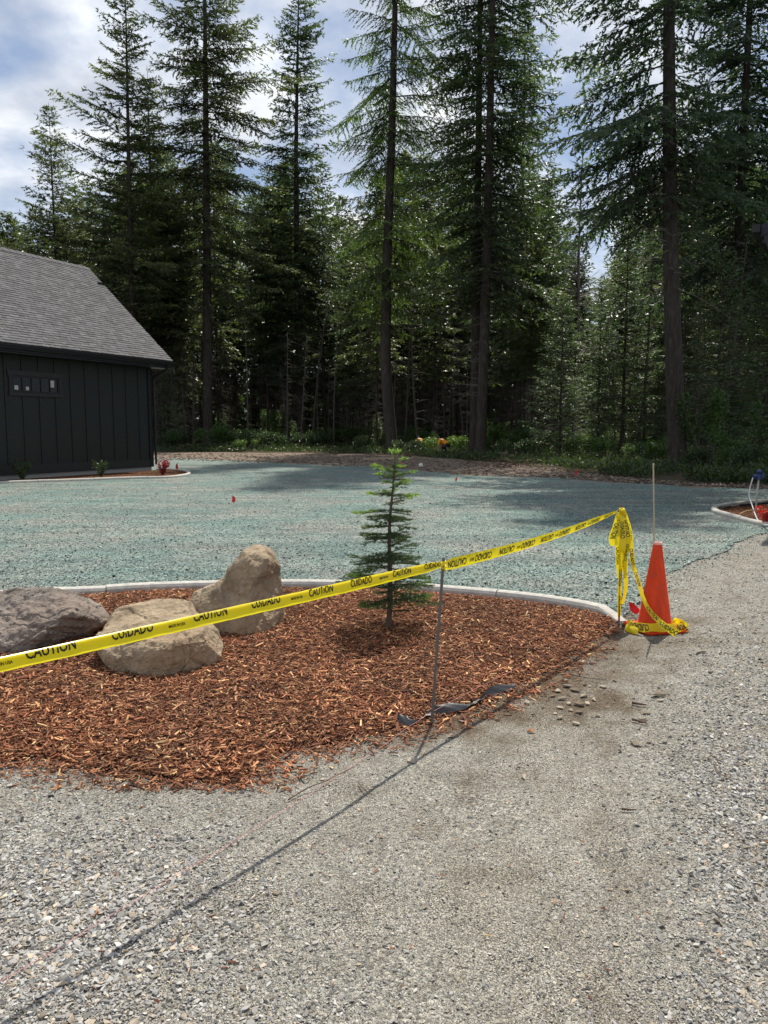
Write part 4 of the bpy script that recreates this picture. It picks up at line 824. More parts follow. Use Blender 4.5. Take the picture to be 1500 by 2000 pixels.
# ------------------------------------------------------------------ sapling fir in the bed
def sapling():
    r = np.random.default_rng(8); tr = MB(); fo = MB(); H_ = 1.40
    cx = lambda z: .045 * (z / H_) + .012 * math.sin(z * 6)
    zs = np.linspace(-.02, H_, 18); tr.tube([(cx(z), 0, z) for z in zs], np.interp(zs, [0, .15, H_], [.027, .021, .004]), 8)
    segs = []
    levels = [(.22, .28, 3), (.27, .40, 5), (.36, .34, 6), (.43, .42, 6), (.50, .36, 6), (.58, .30, 7), (.66, .32, 7), (.74, .31, 7), (.82, .24, 6), (.90, .30, 7), (.97, .25, 6), (1.05, .19, 5), (1.13, .20, 6), (1.21, .17, 5), (1.27, .07, 3)]
    for z, ln, nb_ in levels:
        nb_ += 1
        for k in range(nb_):
            a = 6.283 * (k + r.random() * .6) / nb_ + z * 9; l = .84 * ln * r.uniform(.5, 1.35); h = np.array([math.cos(a), math.sin(a), 0]); b0 = np.array([cx(z), 0, z + r.normal(0, .034)])
            up = .10 + .35 * (z > 1.0) + r.normal(0, .16); f = lambda t: b0 + h * l * t + np.array([0, 0, l * (up * t - .32 * t * t + .18 * t ** 3)])
            tip = (1.0 if r.random() < .7 else .3) if z > 1.02 else (.8 if (z > .85 and r.random() < .4) else (.35 if r.random() < .25 else 0))
            segs.append((f(0), f(.5), .0035, 0)); segs.append((f(.5), f(1), .0025, tip))
            for t in np.linspace(.28, .9, max(2, int(l / .055))):
                for sg in (-1, 1):
                    d_ = unit(h * .7 + np.array([-h[1], h[0], 0]) * sg * .75 + np.array([0, 0, r.normal(-.05, .08)])); q = f(t); l2 = l * .48 * (1 - t) + .035
                    segs.append((q, q + d_ * l2, .0018, tip * (t > .35)))
    for k in range(6):
        a = k * 1.05; segs.append((np.array([cx(1.37), 0, 1.37]), np.array([cx(1.37) + .045 * math.cos(a), .045 * math.sin(a), 1.40]), .002, 1.2))
    segs.append((np.array([cx(1.30), 0, 1.30]), np.array([cx(1.4), 0, 1.435]), .003, 1.2))
    for a, b, rd, tip in segs:
        tr.tube([a, b], [rd, rd * .6], 4, cap=False)
        L_ = np.linalg.norm(b - a); n = max(8, int(L_ * 640)); t = r.random(n)[:, None]; ax = unit(b - a); s1 = unit(np.cross(ax, (0, 0, 1.) + r.normal(0, .01, 3))); s2 = np.cross(s1, ax)
        th = r.uniform(-.6, 3.74, n)[:, None]; D = unit(ax * .65 + s1 * np.cos(th) + s2 * np.sin(th) * .8); P = a + (b - a) * t
        nl = (r.uniform(.016, .028, n) * (1.15 if tip else 1))[:, None]; wv = unit(np.cross(D, r.normal(0, 1, (n, 3)))) * .0016 * (1.4 if tip else 1)
        V = np.stack([P - wv, P + wv, P + D * nl], 1)
        c = np.array((.045, .078, .034)) * r.uniform(.6, 1.7, (n, 1)); c2 = np.array((.26, .40, .085)) * r.uniform(.7, 1.15, (n, 1)); fr = np.clip(tip * (.35 + .9 * t) * (1 if tip > 1 else .9), 0, 1); c = c * (1 - fr) + c2 * fr
        fo.add(V.reshape(-1, 3), T=np.arange(n * 3).reshape(-1, 3), C=np.repeat(c, 3, 0))
    return tr.mesh('trunk', True), fo.mesh('needles')
a_, b_ = sapling(); sp = gp(757, 1243)
t = thing('fir_sapling', 'small newly planted fir sapling with lime green tips standing in the red mulch', 'tree', (sp[0] - .0, sp[1], .04)); link('trunk', a_, M('sapling_bark', (.11, .08, .06), .9), t); link('needles', b_, m_needle, t)

# ------------------------------------------------------------------ stakes, cone, rod
m_rust = M('rusty_rebar', (.085, .055, .042), .8, .3); m_redst = M('red_brown_stake', (.26, .06, .045), .7, .3)
def stake(name, label, base, top, rad, mat, cat='stake', ribs=True):
    base, top = np.array(base), np.array(top); t = thing(name, label, cat, tuple(base)); d_ = top - base; mb = MB(); k = 60
    rad_ = rad * (1 + .10 * (np.arange(k) % 2)) if ribs else np.full(k, rad)
    mb.tube([d_ * (i / (k - 1)) - (0, 0, .06 if i == 0 else 0) for i in range(k)], rad_, 8); link('shaft', mb.mesh('shaft', True), mat, t); return t
S1, S1t = gp(843, 1417), dp(866.5, 1089, 4.04)
stake('rebar_stake', 'thin grey rebar stake at the mulch edge holding up the caution tape', S1, S1t, .0075, M('grey_rebar', (.13, .125, .12), .6, .4, metal=.3))
S2, S2t = gp(1209, 1216), dp(1213, 986, 6.28)
stake('rebar_stake', 'rusty red rebar stake at the curb end carrying the knotted caution tape', S2, S2t, .0075, m_redst)
S0 = np.array([-2.12, .60, 0]); S0t = S0 + (0, 0, 1.07)
stake('rebar_stake', 'rebar stake beyond the lower left of the photo where the tape begins', S0, S0t, .0075, m_rust)

cb = gp(1278, 1229)
cone = thing('traffic_cone', 'bright orange traffic cone wrapped at its foot with yellow caution tape', 'traffic cone', (cb[0], cb[1], 0), .25)
def b_cone(t, b):
    tcn = nd(t, 'ShaderNodeTexCoord'); mp = nd(t, 'ShaderNodeMapping'); mp.inputs['Scale'].default_value = (1, 1, .12); t.links.new(tcn.outputs['Object'], mp.inputs[0])
    n = noise_n(t, 22, 6, .65, mp.outputs[0]); n2 = noise_n(t, 30, 5, .7)
    c = ramp(t, n, [(.35, (.56, .042, .006)), (.6, (.76, .056, .007))]).outputs[0]
    c = mix(t, ramp(t, n2, [(.50, (0, 0, 0)), (.70, (.6, .6, .6))]).outputs[0], c, (.24, .065, .04)); t.links.new(c, b.inputs['Base Color'])
m_cone = M('orange_pvc', rough=.55, spec=.22, build=b_cone)
mb = MB(); mb.lathe([(.137, .028), (.134, .036), (.130, .045), (.032, .700), (.029, .706), (.024, .706), (.022, .690), (.115, .05)], 32); link('cone_body', mb.mesh('cone_body', True), m_cone, cone)
mb = MB(); mb.lathe([(.0335, .690), (.0345, .700), (.0325, .709), (.0255, .709), (.0245, .700)], 32); link('rim', mb.mesh('rim', True), M('worn_pale_rim', (.80, .45, .38), .6), cone)
bm = bmesh.new(); bmesh.ops.create_cube(bm, size=1); bmesh.ops.scale(bm, vec=(.36, .36, .03), verts=bm.verts); bmesh.ops.bevel(bm, geom=[e for e in bm.edges], offset=.012, segments=3, affect='EDGES'); bmesh.ops.translate(bm, vec=(0, 0, .018), verts=bm.verts)
me = bpy.data.meshes.new('base'); bm.to_mesh(me); bm.free(); link('base', me, m_cone, cone)
rt, rb_ = dp(1276, 905, cb[1]), np.array([cb[0] + .004, cb[1], .03])
stake('fiberglass_rod', 'slim pale tan rod standing upright out of the cone', rb_, rt, .0062, M('tan_fibreglass', (.42, .38, .25), .5, .4), 'rod', False)

# ------------------------------------------------------------------ caution tape
def plastic(name, color, tr_c, fac):
    m = bpy.data.materials.new(name); m.use_nodes = True; t = m.node_tree; t.nodes.clear(); o = t.nodes.new('ShaderNodeOutputMaterial'); p = t.nodes.new('ShaderNodeBsdfPrincipled'); tr = t.nodes.new('ShaderNodeBsdfTranslucent'); ms = t.nodes.new('ShaderNodeMixShader')
    p.inputs['Base Color'].default_value = (*color, 1); p.inputs['Roughness'].default_value = .28; p.inputs['Specular IOR Level'].default_value = .5; tr.inputs[0].default_value = (*tr_c, 1); ms.inputs[0].default_value = fac
    t.links.new(p.outputs[0], ms.inputs[1]); t.links.new(tr.outputs[0], ms.inputs[2]); t.links.new(ms.outputs[0], o.inputs[0]); return m
m_tape = plastic('yellow_tape', (.82, .70, .015), (.95, .82, .01), .42); m_ink = M('black_print', (.010, .010, .010), .4, .3)
def text_mesh(s_):
    cu = bpy.data.curves.new('t', 'FONT'); cu.body = s_; cu.size = 1; cu.offset = .022; cu.resolution_u = 2; cu.fill_mode = 'FRONT'
    o = bpy.data.objects.new('t', cu); COL.objects.link(o); bpy.context.view_layer.update(); me = bpy.data.meshes.new_from_object(o.evaluated_get(bpy.context.evaluated_depsgraph_get())); bpy.data.objects.remove(o)
    bm = bmesh.new(); bm.from_mesh(me); bmesh.ops.triangulate(bm, faces=bm.faces); bmesh.ops.subdivide_edges(bm, edges=[e for e in bm.edges if e.calc_length() > .3], cuts=2); bmesh.ops.triangulate(bm, faces=bm.faces)
    bm.verts.index_update(); V = np.array([v.co[:2] for v in bm.verts]); T = np.array([[v.index for v in f.verts] for f in bm.faces]); bm.free()
    V[:, 0] -= V[:, 0].min(); V[:, 0] /= V[:, 0].max(); V[:, 1] -= V[:, 1].min(); V[:, 1] /= V[:, 1].max(); return V, T
TXT = {k: text_mesh(k) for k in ('CAUTION', 'CUIDADO', 'MADE IN USA')}
arrow = (np.array([(0, .25), (.45, 0), (.6, .12), (.22, .42), (1, .75), (.9, .95), (.1, .55), (.3, .9), (.15, 1)]), None)
tape = thing('caution_tape', 'yellow tape printed CAUTION CUIDADO strung between the rebar stakes and knotted by the cone', 'caution tape', tuple(S1))
T0 = np.array(S1)
class Ribbon:
    """surface given by centre path, width direction and flattening; f(s, v) maps length s and height v (0..1) to 3-D"""
    def __init__(s, P, Wd, bulge=.004, fold=0.0, ripple=0.0, seed=0):
        s.P = np.asarray(P, float); s.W = np.asarray(Wd, float); s.S = np.r_[0, np.cumsum(np.linalg.norm(np.diff(s.P, axis=0), axis=1))]; s.bulge = bulge; s.fold = fold; s.ripple = ripple; s.seed = seed
    def f(s, a, v, lift=0.0):
        a = np.asarray(a, float); v = np.asarray(v, float)
        P = np.stack([np.interp(a, s.S, s.P[:, k]) for k in range(3)], -1); W = np.stack([np.interp(a, s.S, s.W[:, k]) for k in range(3)], -1)
        T = np.stack([np.interp(a + .02, s.S, s.P[:, k]) - np.interp(a - .02, s.S, s.P[:, k]) for k in range(3)], -1); Nn = unit(np.cross(T, W))
        vis = np.where(v <= 1, v, 1 - (v - 1) * .9) if s.fold else v
        back = np.where(v <= 1, 0, np.minimum((v - 1) * .12, .006)) if s.fold else 0
        out = s.bulge * (1 - (2 * np.clip(v, 0, 1) - 1) ** 2) + s.ripple * np.sin(a * 47 + v * 5 + s.seed) * np.sin(a * 19 + s.seed * 2 + v * 3) - back + lift
        return P + W * (vis - .5)[..., None] + Nn * np.asarray(out)[..., None]
    def build(s, parent, texts, name='tape_span'):
        na = max(8, int(s.S[-1] / .012)); vs_ = np.r_[np.linspace(0, 1, 6), ([1.15, 1.4] if s.fold else [])]; A, Vv = np.meshgrid(np.linspace(0, s.S[-1], na), vs_, indexing='ij'); nv = len(vs_)
        P = s.f(A, Vv).reshape(-1, 3) - T0; i = np.arange(na - 1)[:, None] * nv; j = np.arange(nv - 1)[None]
        o = link(name, mesh(name, P, quads=np.stack([i + j, i + nv + j, i + nv + j + 1, i + j + 1], -1).reshape(-1, 4), smooth=True), m_tape, parent)
        if texts:
            mb = MB()
            for txt, a0, la, v0, lv, flip in texts:
                V, T = TXT[txt]; a = a0 + V[:, 0] * la * (-1 if flip == 3 else 1) + (la if flip == 3 else 0); v = v0 + (V[:, 1] if flip in (0, 3) else 1 - V[:, 1]) * lv
                if flip == 2: a = a0 + la - V[:, 0] * la
                v = np.clip(v, .02, 1.38 if s.fold else .99)
                ok = (a > 0) & (a < s.S[-1])
                T = T[ok[T].all(1)]
                if not len(T): continue
                for lf_ in (.0011, -.0011): mb.add(s.f(a, v, lf_) - T0, T=T)
            if mb.V: link('lettering', mb.mesh('lettering'), m_ink, o, kind='stuff')
        return o
# span 1: far off-frame stake -> middle stake; printed side towards the camera
A1 = np.array([-2.115, .605, 1.015]); B1 = S1t - (0, 0, .035)
P1 = np.array([A1 + (B1 - A1) * u + (0, 0, -.012 * math.sin(u * math.pi)) for u in np.linspace(0, 1, 60)])
ref = np.linalg.norm(P1[:, :2] - np.array([-1.069, 2.084]), axis=1).argmin(); s1_ref = np.linalg.norm(P1[ref] - P1[0])
Wd = np.array([(0, 0, np.interp(u, [0, .4, .6, .85, .97, 1], [.045, .045, .050, .056, .050, .030])) for u in np.linspace(0, 1, 60)]) + np.array([.006, -.008, 0])
sp1 = Ribbon(P1, Wd, .007, fold=1, ripple=.0012)
tx = []
for k in range(-3, 6):
    b0 = s1_ref + .099 + .614 * k; far = k >= 2
    tx += [('CAUTION', b0, .158, .52 if not far else .42, .75 if not far else .62, 0), ('CUIDADO', b0 + .283, .160, .52 if not far else .40, .75 if not far else .62, 0), ('MADE IN USA', b0 + .505, .07, .50, .22, 0)]
sp1.build(tape, tx)
# span 2: middle stake -> knot, the other side showing, print upside down
A2 = S1t + (.004, .006, -.045); B2 = S2t + (-.03, 0, -.055)
P2 = np.array([A2 + (B2 - A2) * u + (0, 0, -.03 * math.sin(u * math.pi)) for u in np.linspace(0, 1, 60)])
Wd = np.array([(.02 * math.sin(u * 3), -.01, np.interp(u, [0, .03, .5, .8, .95, 1], [.045, .066, .066, .055, .030, .018])) for u in np.linspace(0, 1, 60)])
sp2 = Ribbon(P2, Wd, .006, ripple=.0016, seed=2); L2 = sp2.S[-1]
tx = []
for k in range(5):
    b0 = .03 + .60 * k; tx += [('CAUTION', b0, .20, .20, .62, 2), ('CUIDADO', b0 + .30, .20, .20, .62, 2), ('MADE IN USA', b0 + .235, .05, .35, .3, 2)]
sp2.build(tape, tx)
def twist_path(pts, wid, ang0, ang1, n=40, vertical=True):
    P = spline(pts, max(2, n // (len(pts) - 1))); m = len(P); T = unit(np.gradient(P, axis=0)); s1 = unit(np.cross(T, (0, 1., 0))); s2 = np.cross(T, s1); an = np.linspace(ang0, ang1, m)[:, None]
    w_ = np.interp(np.linspace(0, 1, m), np.linspace(0, 1, len(np.atleast_1d(wid))), np.atleast_1d(wid))[:, None]
    return P, (s1 * np.cos(an) + s2 * np.sin(an)) * w_
KN = S2t - np.array([0, 0, .055]); q = lambda x, y, dy=0.0: dp(x, y, 6.28 + dy)
strands = [([q(1207, 1003, -.02), q(1203, 1030, -.03), q(1197, 1052, -.04), q(1201, 1065, -.05)], (.03, .06, .07, .06), -.2, .35, [('CAUTION', .08, .13, .15, .7, 0)]),
           ([q(1209, 1003, -.03), q(1207, 1040, -.02), q(1206, 1095, -.02), q(1209, 1130, -.02)], (.02, .045, .03, .025), .3, -.3, [('CUIDADO', .05, .14, .15, .7, 0), ('CAUTION', .28, .14, .15, .7, 0)]),
           ([q(1213, 1002, -.02), q(1216, 1040, -.05), q(1215, 1072, -.06), q(1213, 1078, -.05)], (.03, .05, .06, .045), .1, .6, [('CUIDADO', .07, .14, .15, .7, 3)]),
           ([q(1216, 1000, -.01), q(1223, 1030, -.03), q(1227, 1055, -.04), q(1222, 1085, -.03), q(1220, 1130, -.02)], (.03, .06, .05, .03, .02), -.3, .5, [('CAUTION', .07, .14, .15, .7, 3), ('CUIDADO', .27, .14, .15, .7, 3)]),
           ([q(1214, 1005, .02), q(1222, 1050, .03), q(1219, 1100, .03), q(1223, 1140, .03), q(1216, 1180, .02)], (.03, .05, .04, .035, .03), .4, -.4, [('CAUTION', .10, .14, .15, .7, 0), ('CUIDADO', .38, .14, .15, .7, 0)]),
           ([q(1213, 1070, -.03), q(1212, 1120, -.03), q(1210, 1165, -.03), q(1209, 1205, -.02)], (.02, .028, .028, .022), 0, .3, [('CUIDADO', .18, .14, .15, .7, 0), ('CAUTION', .40, .14, .15, .7, 0)]),
           ([q(1219, 1000, .0), q(1229, 1040, .0), q(1236, 1100, -.05), q(1248, 1140, -.2), q(1257, 1170, -.31), q(1272, 1197, -.40), q(1298, 1222, -.55), q(1322, 1238, -.60)], (.03, .05, .038, .034, .032, .036, .045, .06), .2, -.15,
              [('CAUTION', .10, .14, .15, .7, 0), ('CUIDADO', .31, .14, .15, .7, 0), ('CAUTION', .52, .14, .15, .7, 0), ('CAUTION', .86, .15, .12, .75, 0), ('CUIDADO', 1.05, .15, .12, .75, 0)]),
           ([q(1208, 1000, -.01), q(1220, 1008, .02), q(1226, 1040, .04), q(1221, 1075, .04), q(1224, 1112, .03)], (.025, .04, .05, .04, .02), 1.0, .2, [])]
for i, (pts, wid, a0, a1, tx) in enumerate(strands):
    P, W = twist_path(pts, wid, a0, a1, 44); Ribbon(P, W, .003, ripple=.003, seed=i * 1.7).build(tape, tx, 'tape_strand')
kn = MB()
for i in range(5):
    th = np.linspace(0, 6.283, 22); rr_ = np.random.default_rng(i + 50); R_ = Matrix.Rotation(rr_.uniform(0, 3), 3, Vector(rr_.normal(0, 1, 3)))
    pts = np.stack([.020 * np.cos(th), .016 * np.sin(th), .007 * np.sin(2 * th)], 1) @ np.array(R_).T + KN - T0 + (.004 + .004 * i, -.012, .012 - .009 * i); kn.tube(pts, .0085 + .004 * np.sin(th * 3) ** 2, 6, cap=False)
link('knot', kn.mesh('knot', True), m_tape, tape)
# wrapped round the middle stake
wr = MB(); th = np.linspace(0, 12.56, 40); wr.tube(np.stack([.011 * np.cos(th), .011 * np.sin(th), np.linspace(-.055, .0, 40)], 1) + (S1t - T0) + (0, 0, -.02), .006, 5, cap=False); link('tape_wrap', wr.mesh('tape_wrap', True), m_tape, tape)
# wrapped over the foot of the cone
def cpt(a, r_, z): a += .25; return np.array([cb[0] + r_ * math.cos(a), cb[1] + r_ * math.sin(a), z])
band = [cpt(R(160), .21, .05), cpt(R(185), .235, .06), cpt(R(215), .24, .062), cpt(R(238), .20, .065), cpt(R(262), .185, .062), cpt(R(285), .20, .058), cpt(R(306), .215, .052), cpt(R(335), .205, .04), cpt(R(355), .19, .035)]
P = spline(band, 8); W = np.tile(np.array([0, .03, .062]), (len(P), 1)) * (1 + .1 * np.sin(np.arange(len(P)) * .5))[:, None]
Ribbon(P, W, .008, ripple=.004, seed=5).build(tape, [('CUIDADO', .12, .15, .12, .76, 2), ('CAUTION', .50, .15, .12, .76, 2)], 'tape_wrap')
band = [cpt(R(150), .17, .045), cpt(R(175), .24, .03), cpt(R(195), .26, .035), cpt(R(210), .26, .03)]
P = spline(band, 8); Ribbon(P, np.tile(np.array([.02, .03, .05]), (len(P), 1)), .01, ripple=.006, seed=8).build(tape, [], 'tape_wrap')
band = [cpt(R(330), .15, .07), cpt(R(338), .18, .06), cpt(R(330), .215, .04), cpt(R(318), .235, .022), cpt(R(335), .235, .03), cpt(R(350), .205, .05), cpt(R(5), .17, .055)]
P = spline(band, 8); Ribbon(P, np.tile(np.array([.03, -.02, .055]), (len(P), 1)), .01, ripple=.007, seed=11).build(tape, [('CAUTION', .05, .14, .15, .7, 0)], 'tape_wrap')

# ------------------------------------------------------------------ string, edging fabric, flags
m_pink = M('pink_string', (.55, .26, .24), .8)
st_px = [(-220, 2080), (0, 1938), (270, 1770), (540, 1597), (720, 1480), (843, 1408), (960, 1345), (1100, 1268), (1207, 1214)]
zz = [.012, .012, .011, .010, .010, .05, .05, .03, .02]
P = spline([np.r_[gp(*a)[:2], z] for a, z in zip(st_px, zz)], 14); P[:, :2] += jitter(P, .006, 2, 9)[:, :2] - P[:, :2]
P[:, 2] += np.maximum(gz(P), 0); mb = MB().tube(P, .0011, 5); o = link('mason_string', mb.mesh('mason_string'), m_pink, None, label='faded pink string running over the gravel from the curb end to the lower left', category='string')
m_fab = M('black_edging_plastic', (.022, .023, .025), .42, .5)
for (pts, wid, lab) in (([(775, 1416), (800, 1421), (822, 1410), (850, 1400)], .045, 'short strip of crumpled black landscape fabric left of and under the rebar stake'), ([(850, 1399), (895, 1391), (925, 1380), (950, 1366), (975, 1356), (1003, 1345)], .05, 'longer strip of crumpled black landscape fabric at the mulch edge right of the stake')):
    P = spline([gp(*a) for a in pts], 10); P[:, 2] = np.maximum(gz(P), 0) + .006; n = len(P); T = unit(np.gradient(P, axis=0)); s1 = np.cross(T, (0, 0, 1.)); mb = MB(); nv = 7; V = []
    for j in range(nv):
        v = j / (nv - 1) - .5
        for i in range(n): V.append(P[i] - s1[i] * v * wid * (.25 + .75 * abs(math.sin(i / (n - 1) * math.pi * 1.6 + .35))) + (0, 0, .012 + .012 * math.sin(i * .16 + v * 3) + .03 * (v + .5) * abs(math.sin(i * .11 + 1)) + .004 * math.sin(i * .9 + j * 1.3)))
    i = np.arange(n - 1)[None]; j = np.arange(nv - 1)[:, None] * n; mb.add(V, Q=np.stack([j + i, j + n + i, j + n + i + 1, j + i + 1], -1).reshape(-1, 4)); link('landscape_fabric', mb.mesh('landscape_fabric', True), m_fab, None, label=lab, category='landscape fabric')
m_red = M('red_flag_plastic', (.62, .02, .03), .5, .35); m_wire = M('flag_wire', (.2, .19, .18), .5, .4)
def flag(px, py, h, fw, fh, label, rz=0.0, tilt=.3, name='marker_flag'):
    b_ = gp(px, py); t = thing(name, label, 'marker flag', tuple(b_), rz); link('wire', MB().tube([(0, 0, -.02), (tilt * h * .4, 0, h)], .0016 if h < .3 else .0025, 5).mesh('wire'), m_wire, t)
    n = 6; V = []
    for i in range(n):
        for j in range(n): u, v = i / (n - 1), j / (n - 1); V.append((tilt * h * .4 * (1 - v * fh / h) + u * fw * (.35 + .65 * (1 - abs(v - .5) * 1.2)), .012 * math.sin(u * 5 + v * 2), h - v * fh - u * fh * .25))
    i = np.arange(n - 1)[:, None] * n; j = np.arange(n - 1)[None]; q_ = np.stack([i + j, i + n + j, i + n + j + 1, i + j + 1], -1).reshape(-1, 4); link('flag', mesh('flag', V, quads=q_), m_red, t); return t
FG = 'red marker flags around the lawn'
flag(452, 988, .22, .075, .13, 'red marker flag standing out on the open seeded lawn left of centre', 0.2)
flag(349, 921, .32, .10, .2, 'red marker flag at the end of the planting bed by the dark house', 3.0)
flag(1236, 1212, .16, .085, .085, 'crumpled red marker flag between the rebar stake and the cone', -.3, -.6)
flag(888, 952, .30, .05, .12, 'tiny red marker flag far out on the lawn right of the sapling top', .5)
flag(1122, 931, .24, .08, .16, 'red marker flag on the dirt strip at the forest edge', .1)
flag(779, 1037, .06, .02, .03, 'tiny low red flag behind the sapling', .1)
t = thing('marker_cone', 'little red marker cone lying on the far dirt strip beside a white ball', 'marker cone', tuple(gp(783, 912))); link('shell', MB().lathe([(.09, 0), (.085, .02), (.02, .19), (.001, .20)], 12).mesh('shell', True), m_red, t)
link('white_ball', MB().lathe([(.09 * math.sin(a), .09 - .09 * math.cos(a)) for a in np.linspace(.01, 3.13, 9)], 14).mesh('white_ball', True), M('white_plastic', (.75, .73, .66), .6), None, label='white ball lying on the far dirt strip beside the red marker cone', category='ball').location = tuple(gp(822, 913))

# ------------------------------------------------------------------ plants in the house bed
def small_shrub(seed, hgt, rad_, n, cols, name, label, px, py, ls=.05):
    r = np.random.default_rng(seed); f = MB(); st = MB()
    for k in range(16):
        a = r.random() * 6.283; e = rad_ * r.uniform(.3, 1); tipp = np.array([e * math.cos(a), e * math.sin(a), hgt * r.uniform(.6, 1)]); st.tube([(0, 0, -.03), tipp * (.4, .4, .6), tipp], [.008, .006, .003], 4)
        m = n // 16; t_ = r.random(m)[:, None] ** .6; P = tipp * t_ * np.where(t_ < .5, .9, 1) + r.normal(0, .025, (m, 3)); P[:, 2] = np.abs(P[:, 2]); D = unit(r.normal(0, 1, (m, 3)) + (0, 0, .8)); l = ls * r.uniform(.6, 1.3, m)[:, None]; wv = unit(np.cross(D, r.normal(0, 1, (m, 3))))
        V = np.stack([P, P + D * l * .5 + wv * l * .3, P + D * l, P + D * l * .5 - wv * l * .3], 1); c0, c1 = map(np.array, cols); f.add(V.reshape(-1, 3), Q=np.arange(m * 4).reshape(-1, 4), C=np.repeat(c0 + (c1 - c0) * r.random((m, 1)), 4, 0))
    t = thing(name, label, 'shrub', tuple(gp(px, py, .03))); link('leaves', f.mesh('leaves'), m_leaf, t); link('stems', st.mesh('stems'), m_twig, t)
small_shrub(1, .62, .30, 1100, ((.02, .045, .015), (.07, .12, .03)), 'small_shrub', 'small green shrub in the bed under the window of the dark house', 44, 938)
small_shrub(2, .60, .32, 900, ((.02, .045, .015), (.06, .10, .03)), 'small_shrub', 'dark green shrub in the bed halfway between window and house corner', 197, 932)
small_shrub(3, .55, .26, 1100, ((.16, .012, .02), (.45, .03, .06)), 'barberry_shrub', 'small crimson leaved shrub at the corner of the dark house', 318, 928)

# ------------------------------------------------------------------ right-hand bed with standpipe
rb_px = [(1700, 1052), (1560, 1037), (1500, 1030), (1460, 1022), (1420, 1011), (1396, 1004), (1388, 998), (1396, 993), (1425, 988), (1480, 982), (1560, 978), (1700, 974)]
rbc = spline([gp(*p)[:2] for p in rb_px], 7)
link('right_bed_mulch', poly_mesh('right_bed_mulch', rbc, .03), m_mulch, kind='structure')
curb_thing(rbc, 'concrete curb with a rounded tip around the mulch bed at the right edge', wid=.12, hgt=.08, seg=1.1, side=-1)
P = np.stack([RNG.uniform(5.5, 11, 30000), RNG.uniform(11, 18, 30000)], 1); P = P[inside(P, rbc)][:9000]; chips('right_bed_chips', P, np.full(len(P), .035), .02, .08)
pbp = gp(1475, 1012); t = thing('water_standpipe', 'grey standpipe with a dark blue valve head in the right-hand bed', 'standpipe', tuple(pbp))
m_pipe = M('grey_pvc', (.36, .37, .35), .5); m_blue = M('dark_blue_enamel', (.015, .035, .12), .35, .5)
link('pipe', MB().tube([(0, 0, -.03), (.01, 0, .4), (.03, 0, .74)], .017, 10).mesh('pipe', True), m_pipe, t)
vh = MB().tube([(.03, 0, .70), (.03, 0, .80)], .05, 10).tube([(.03, 0, .75), (-.075, 0, .755)], [.034, .04], 10).tube([(.03, 0, .80), (.035, 0, .83)], [.028, .06], 10).tube([(.035, 0, .83), (.035, 0, .87)], [.055, .045], 10); vh.box((.085, 0, .77), .05, .07, .09)
link('valve_head', vh.mesh('valve_head'), m_blue, t)
hs_ = [np.array(pbp) + (-.085, -.01, .73), dp(1463, 965, pbp[1]), dp(1470, 990, pbp[1] - .2), dp(1478, 1012, pbp[1] - .6), dp(1488, 1024, 12.9), gp(1505, 1026, .10), gp(1560, 1030, .03)]
link('garden_hose', MB().tube(spline(hs_, 8), .011, 8).mesh('garden_hose', True), M('white_hose', (.62, .62, .60), .5), None, label='pale hose hanging from the blue standpipe and crossing the curb', category='hose')
for k, (pts, c_, lab) in enumerate((([(1412, 992), (1440, 987), (1480, 984), (1560, 977)], (.05, .055, .06), 'black pipe lying along the far side of the right-hand bed'), ([(1421, 990), (1455, 985), (1500, 979), (1570, 972)], (.30, .31, .30), 'grey pipe lying beside the black pipe in the right-hand bed'), ([(1442, 1007), (1452, 1000), (1470, 996), (1500, 995)], (.45, .36, .16), 'thin tan tube curling over the mulch of the right-hand bed'))):
    link('irrigation_pipe', MB().tube(spline([gp(a, b, .075 - .02 * (k == 2)) for a, b in pts], 6), (.022, .02, .008)[k], 8).mesh('irrigation_pipe', True), M('pipe_%d' % k, c_, .45), None, label=lab, category='pipe')
small_shrub(7, .32, .16, 500, ((.4, .01, .01), (.7, .04, .03)), 'red_flower_plant', 'small plant with vivid red blooms in the right-hand bed', 1494, 1024, .04)

# ------------------------------------------------------------------ loose rocks and sticks on the driveway
def b_loose(t, b):
    oi = nd(t, 'ShaderNodeObjectInfo'); n = noise_n(t, 40, 5, .6)
    c = ramp(t, oi.outputs['Random'], [(0, (.17, .13, .095)), (.5, (.30, .245, .18)), (1, (.43, .37, .29))]); t.links.new(mix(t, 1.0, c.outputs[0], ramp(t, n, [(.3, (.75, .75, .75)), (.7, (1.1, 1.1, 1.1))]).outputs[0], 'MULTIPLY'), b.inputs['Base Color'])
m_loose = M('loose_rock', rough=.9, spec=.2, build=b_loose)
lm = [mesh('loose_rock', rocks[i][0], tris=rocks[i][1]) for i in range(8)]
for m_ in lm: m_.materials.append(m_loose)
spots = [(1107, 1343, 20), (1090, 1352, 16), (1122, 1350, 18), (1140, 1360, 20), (1160, 1367, 15), (1098, 1368, 17), (1112, 1377, 15), (1131, 1379, 22), (1147, 1375, 14), (1093, 1386, 16), (1080, 1362, 13), (1066, 1357, 12), (1131, 1395, 18), (1141, 1338, 13), (1124, 1417, 17), (1093, 1406, 15), (1085, 1398, 10), (1168, 1400, 14), (1104, 1330, 13), (1260, 1397, 18), (1254, 1413, 22), (1241, 1459, 24), (1268, 1456, 12), (1030, 1376, 17),
         (901, 1412, 15), (881, 1442, 17), (802, 1493, 18), (1041, 1397, 9), (1024, 1522, 17), (1285, 1362, 26), (1152, 1341, 9), (1178, 1342, 15), (1115, 1390, 12), (638, 1573, 10), (1370, 1278, 18), (1244, 1350, 12), (1100, 1318, 11), (1060, 1385, 9), (1200, 1328, 10), (1290, 1372, 14), (1415, 1690, 14), (960, 1700, 11), (745, 1640, 12), (1190, 1740, 12)]
